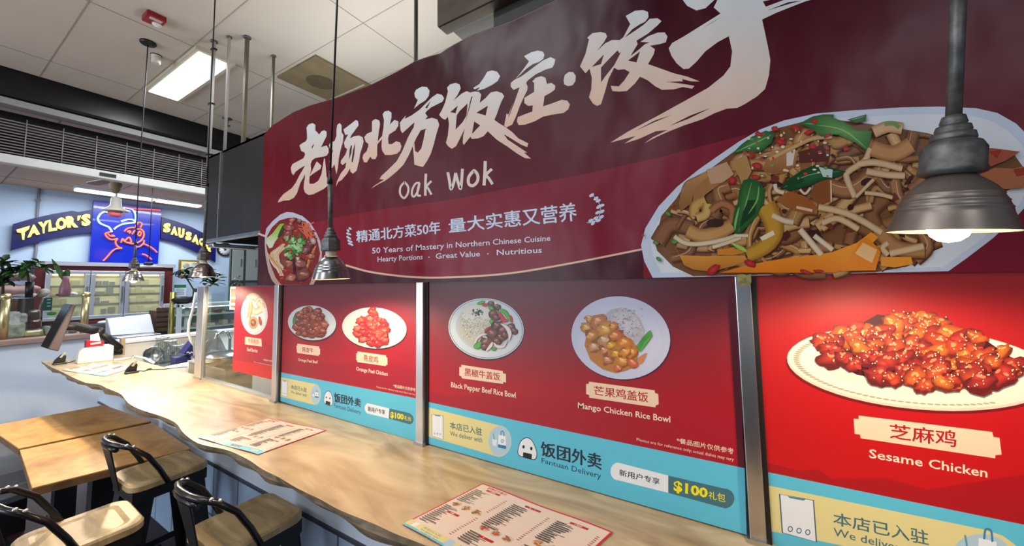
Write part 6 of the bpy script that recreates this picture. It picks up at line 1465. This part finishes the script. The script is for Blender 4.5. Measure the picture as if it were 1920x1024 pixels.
i.poly(q([(250, 570), (290, 470), (400, 400), (425, 420), (345, 490), (320, 580), (260, 625)]), None, grad=lambda x, y: mix((182, 134, 80), (140, 92, 50), (y - 330) / 60)); i.poly(q([(340, 490), (425, 420), (545, 430), (480, 470), (400, 530), (350, 600), (310, 640), (330, 560)]), (164, 112, 64)); i.poly(q([(405, 390), (520, 345), (560, 415), (500, 460), (430, 470)]), (196, 152, 118)); i.poly(q([(540, 345), (630, 305), (660, 400), (610, 490), (590, 430)]), (178, 134, 78))
QS(q, [(335, 650), (345, 590), (400, 560)], 20, (200, 156, 84), (140, 98, 48)); QS(q, [(350, 660), (400, 640), (410, 580)], 18, (206, 166, 96), (150, 106, 56)); QS(q, [(430, 620), (490, 580), (550, 610), (545, 690)], 14, (168, 108, 70), (110, 62, 38)); QS(q, [(300, 730), (380, 760), (480, 740), (550, 700)], 26, (196, 146, 86), (140, 92, 52))
i.ell(*q([(455, 690)])[0], 16, 8, (60, 30, 24)); i.poly(q([(720, 390), (760, 290), (870, 250), (920, 290), (905, 370), (840, 410), (760, 420)]), None, grad=lambda x, y: mix((190, 138, 84), (146, 92, 50), (y - 275) / 50)); i.poly(q([(855, 275), (905, 275), (890, 365), (855, 370)]), (222, 206, 190)); QS(q, [(760, 330), (900, 260), (1000, 215), (1110, 205)], 9, (206, 160, 108), (150, 100, 60))
i.poly(q([(920, 290), (1060, 250), (1090, 340), (930, 350)]), (92, 42, 36)); i.poly(q([(790, 560), (870, 510), (960, 540), (1030, 600), (1000, 640), (900, 620)]), (160, 92, 40)); i.poly(q([(985, 540), (1020, 460), (1110, 440), (1110, 560), (1040, 590)]), (140, 78, 40)); QS(q, [(910, 600), (1000, 620)], 5, (226, 190, 160)); QS(q, [(1104, 450), (1106, 570)], 3, (226, 190, 150))
QS(q, [(735, 590), (775, 670), (785, 750), (735, 820), (635, 872)], (40, 26), (198, 146, 48), (150, 98, 28)); i.poly(q([(705, 770), (780, 730), (790, 755), (720, 790)]), (236, 216, 180))
i.poly(q([(210, 780), (255, 870), (400, 875), (620, 872), (640, 900), (560, 930), (430, 962), (330, 950), (280, 925)]), None, grad=lambda x, y: mix((222, 158, 62), (186, 112, 40), (y - 470) / 40)); i.poly(q([(465, 838), (580, 825), (640, 850), (560, 870), (470, 868)]), (214, 132, 48))
i.poly(q([(480, 968), (600, 935), (740, 905), (860, 885), (1000, 870), (1114, 852), (1250, 800), (1330, 740), (1370, 770), (1340, 800), (1200, 930), (1130, 968)]), None, grad=lambda x, y: mix((240, 150, 38), (226, 124, 30), (y - 470) / 40)); i.poly(q2([(135, 960), (255, 780), (290, 770), (360, 850), (330, 955)]), (232, 132, 30)); i.poly(q2([(215, 860), (260, 800), (340, 840), (310, 915)]), (240, 190, 130))
for pts, w in (([(225, 765), (300, 805), (420, 800), (570, 765)], 9), ([(440, 825), (520, 800), (600, 770)], 8), ([(775, 645), (840, 675), (895, 685)], 11)): QS(q, pts, w, (222, 200, 168), (170, 140, 104), False)
for pts, w in (([(930, 725), (1050, 868)], 12), ([(1010, 760), (1114, 840)], 10), ([(1040, 600), (1114, 615)], 9), ([(790, 470), (800, 505), (840, 520)], 8), ([(930, 500), (960, 525), (990, 490)], 5), ([(560, 270 + 490), (640, 760)], 7)): QS(q, pts, w, (226, 206, 178), (170, 146, 110))
for pts, w in (([(300, 270), (270, 340), (180, 400), (170, 440), (215, 545)], 12), ([(320, 445), (220, 545)], 7), ([(270, 520), (360, 530), (425, 548)], 8), ([(10, 600), (150, 630), (260, 680), (365, 745)], 13), ([(230, 360), (330, 350), (480, 385)], 13), ([(280, 400), (400, 420), (495, 425)], 13), ([(30, 690), (120, 665), (235, 725)], 12), ([(410, 860), (600, 820)], 14), ([(400, 870), (370, 830), (400, 800)], 11)): QS(q2, pts, w, (218, 184, 142), (166, 118, 74))
QS(q2, [(310, 270), (430, 300), (530, 250)], 30, (196, 140, 86), (150, 96, 54)); QS(q2, [(320, 180), (400, 150), (480, 160)], 22, (214, 172, 128), (170, 120, 80)); i.poly(q2([(360, 930), (360, 880), (530, 880), (540, 920), (440, 940)]), (236, 150, 52))
i.poly(q2([(870, 275), (980, 270), (1060, 280), (1140, 290), (1060, 340), (960, 380), (880, 370)]), (166, 82, 56)); i.poly(q2([(890, 430), (1000, 380), (1100, 385), (1180, 370), (1180, 490), (1060, 500), (960, 490)]), (176, 104, 66)); i.poly(q2([(960, 290), (1040, 275), (1010, 330)]), (156, 44, 36)); i.poly(q2([(1100, 390), (1180, 375), (1180, 420), (1120, 430)]), (156, 50, 38))
# leaves
def lf(f, pts, c1, c2, vein): P = f(pts); c = (sum(p[0] for p in P) / len(P), sum(p[1] for p in P) / len(P)); i.fan(c, P, c1, c2); i.strip(f(vein), 1.6, mix(c1, (220, 240, 200), .5), None, True)
lf(q, [(612, 450), (650, 438), (700, 455), (732, 500), (730, 570), (690, 650), (640, 705), (590, 752), (565, 745), (552, 690), (560, 630), (580, 580), (590, 510)], (66, 128, 56), (34, 84, 38), [(660, 460), (625, 590), (585, 740)]); i.poly(q([(640, 560), (690, 560), (680, 640), (620, 690), (590, 720), (610, 630)]), (28, 62, 30)); QS(q, [(700, 480), (690, 560), (640, 640)], 3, (120, 176, 96), None, True); QS(q, [(590, 600), (570, 680), (565, 730)], 4, (126, 190, 110), None, True)
lf(q, [(820, 490), (870, 440), (940, 395), (1010, 365), (1114, 380), (1160, 395), (1190, 400), (1150, 430), (1060, 450), (960, 490), (870, 508)], (40, 104, 52), (18, 66, 34), [(840, 490), (980, 420), (1150, 400)]); i.poly(q([(1035, 375), (1114, 390), (1110, 435), (1060, 430)]), (196, 218, 212)); i.poly(q([(850, 470), (920, 430), (960, 450), (880, 495)]), (24, 70, 36))
lf(q, [(550, 300), (600, 250), (660, 205), (740, 170), (790, 190), (770, 240), (710, 290), (640, 285)], (84, 142, 78), (40, 96, 50), [(570, 290), (680, 240), (770, 195)])
lf(q, [(930, 130), (1000, 92), (1060, 80), (1120, 80), (1114, 200), (1050, 205), (990, 160)], (70, 130, 70), (44, 96, 54), [(950, 130), (1100, 140)])
lf(q2, [(-20, 100), (60, 88), (150, 120), (230, 170), (310, 175), (300, 230), (280, 285), (220, 240), (120, 195), (0, 190)], (104, 160, 74), (52, 112, 50), [(0, 140), (150, 170), (280, 270)]); lf(q2, [(170, 110), (280, 80), (275, 120), (220, 130)], (50, 110, 58), (34, 84, 46), [(190, 112), (270, 90)]); QS(q2, [(380, 135), (430, 132), (465, 155)], 8, (110, 150, 80))
for f, L in ((q, [(650, 310, 22, 14), (700, 190, 20, 12), (790, 160, 16, 14), (910, 160, 26, 14), (980, 180, 26, 12), (1010, 120, 14, 14), (690, 370, 26, 16), (680, 430, 24, 12), (550, 450, 20, 20), (1000, 262, 20, 10), (820, 235, 24, 16), (445, 950, 40, 20), (650, 915, 32, 16), (215, 592, 8, 5), (48, 757, 8, 6)]), (q2, [(60, 200, 20, 8), (165, 275, 18, 10), (-60, 965, 30, 10), (10, 960, 26, 8)])):
    for x, y, a, b in L: i.ell(*f([(x, y)])[0], a / 2.6, b / 2.6, (150, 28, 32), (206, 60, 60), rot=rnd.uniform(-.6, .6), n=12, jag=.2, rnd=rnd)
for x, y in ((190, 637), (122, 800), (225, 795), (138, 892), (580, 825), (660, 220), (720, 425)): i.ell(*q([(x, y)])[0], 6, 3.4, (66, 120, 60), (110, 160, 80), rot=rnd.uniform(-.5, .8), n=12)
QS(q, [(545, 800), (600, 830), (632, 850)], 9, (176, 200, 96), (110, 150, 50), True)
for k in range(60): x, y = q([(rnd.uniform(600, 1100), rnd.uniform(170, 440))])[0]; i.ell(x, y, rnd.uniform(1.5, 4.5), rnd.uniform(1, 3), rnd.choice(((226, 220, 196), (196, 60, 56), (120, 150, 76), (236, 200, 170))), n=8)
i.build('wide_noodle_picture', M_ban, bn)

# ------------------------------------------------------------------ paper menus on the counter
M_pap = print_mat('menu_paper', .38, coat=.2)


def menu(label, TL, TR, BR, BL, seed, detail):
    """corners on the counter top: back-left, back-right, front-right, front-left"""
    r2 = random.Random(seed); z = ZC + .0006
    C4 = [on_z(*p, ZC) if not isinstance(p, Vector) else p for p in (TL, TR, BR, BL)]
    t = thing('paper_menu', label, 'menu', tuple((C4[0] + C4[2]) / 2), 'laminated menus on the counter')
    pl = lambda u, v: (C4[0] * (1 - u) + C4[1] * u) * (1 - v) + (C4[3] * (1 - u) + C4[2] * u) * v
    def at(u, v): p = pl(u, v); return Vector((p.x, p.y, z + .0022 + .0014 * sin(6.28 * 1.5 * u)))
    n = 24; mb = MB(); V = [at(k / n, 0) for k in range(n + 1)] + [at(k / n, 1) for k in range(n + 1)]; m = len(V)
    V += [Vector((v.x, v.y, v.z - .0008)) for v in V]
    F = [(k, k + 1, n + 2 + k, n + 1 + k) for k in range(n)]; F += [tuple(reversed([q_ + m for q_ in f])) for f in F]
    mb.add(V, F, True); mb.build('sheet', mat('menu_sheet', (196, 40, 48), .4), t)
    def rect(i, u0, v0, u1, v1, c):
        k = max(2, int(abs(u1 - u0) * 30)); P = [(u0 + (u1 - u0) * j / k, v) for v in (v0, v1) for j in range(k + 1)]
        i._put(P, [(j, j + 1, k + 2 + j, k + 1 + j) for j in range(k)], [c] * len(P))
    I = lambda b: Ink(at, (0, 0, 1), base=b, step=4e-6)
    i = I(1.5e-4); rect(i, .012, .02, .988, .90, (236, 214, 196)); i.build('printed_page', M_pap, t)
    i = I(1.6e-4); rect(i, 0, .895, .42, .985, YEL); rect(i, .42, .90, 1, .985, BLUE); rect(i, 0, .975, 1, 1, BLUE); i.ell(.36, .94, .03, .05, (178, 206, 222)); rect(i, .05, .905, .085, .965, WHT)
    if detail: i.text('本店已入驻', [(.13, .91), (.28, .91), (.28, .935), (.13, .935)], SLATE); i.text('We deliver with', [(.13, .945), (.28, .945), (.28, .965), (.13, .965)], SLATE); i.text('饭团外卖', [(.5, .91), (.66, .91), (.66, .97), (.5, .97)], (22, 40, 56), bold=.03); i.text('$100', [(.84, .92), (.92, .92), (.92, .965), (.84, .965)], (250, 232, 0), bold=.03)
    i.build('blue_band', M_pap, t)
    i = I(2e-4)
    for u, v, w in ((.10, .085, .12), (.43, .085, .12), (.76, .085, .12), (.43, .70, .11), (.76, .60, .11), (.10, .60, .10)):
        rect(i, u, v, u + w, v + .03, (190, 28, 40))
        if detail: rect(i, u + .03, v + .010, u + w - .04, v + .02, (246, 220, 210))
    i.text('老杨北方饭庄', [(.08, .03), (.25, .03), (.25, .072), (.08, .072)], (190, 28, 40), bold=.02)
    for u in (.335, .665): rect(i, u, .04, u + .001, .86, (214, 190, 172))
    for c in range(3):
        for k in range(26):
            v = .14 + k * .028; u = .025 + c * .33
            if v > .86 or (c == 0 and .42 < v < .52) or (c == 1 and .56 < v < .68) or (c == 2 and .46 < v < .58): continue
            rect(i, u, v, u + r2.uniform(.05, .13), v + .009, (76, 66, 62)); rect(i, u + .01, v + .012, u + r2.uniform(.06, .15), v + .019, (112, 100, 94)); rect(i, u + .265, v + .004, u + .285, v + .013, (176, 90, 84))
    i.build('printed_lines', M_pap, t)
    for c, v0 in ((0, .43), (1, .57), (2, .47)):
        i = I(2.6e-4)
        for k in range(3):
            u, v = .05 + c * .33 + k * .085, v0 + .04; col = r2.choice(((206, 90, 56), (176, 110, 60), (150, 66, 44), (222, 130, 60)))
            i.ell(u + .03, v, .038, .042, (214, 196, 180), n=20)
            for _ in range(18): i.ell(u + .03 + r2.gauss(0, .012), v + r2.gauss(0, .014), r2.uniform(.006, .014), r2.uniform(.006, .014), mix(col, r2.choice(((60, 20, 10), (250, 220, 160), (90, 120, 50))), r2.uniform(0, .5)), n=8)
        i.build('food_pictures', M_pap, t)
    return t


a, b, d = on_z(905, 908, ZC), on_z(1150, 1000, ZC), on_z(754, 985, ZC)
menu('laminated three column paper menu nearest to the camera, under the rice bowl poster', a, b, b + (d - a), d, 1, True)
menu('laminated paper menu in the middle of the counter, under the orange peel poster', (505, 785), (612, 808), (484, 853.5), (371, 822), 2, True)
menu('laminated paper menu at the far counter end, before the white terminal stand', (176, 680), (262, 686.5), (196, 706.5), (116, 695), 3, False)
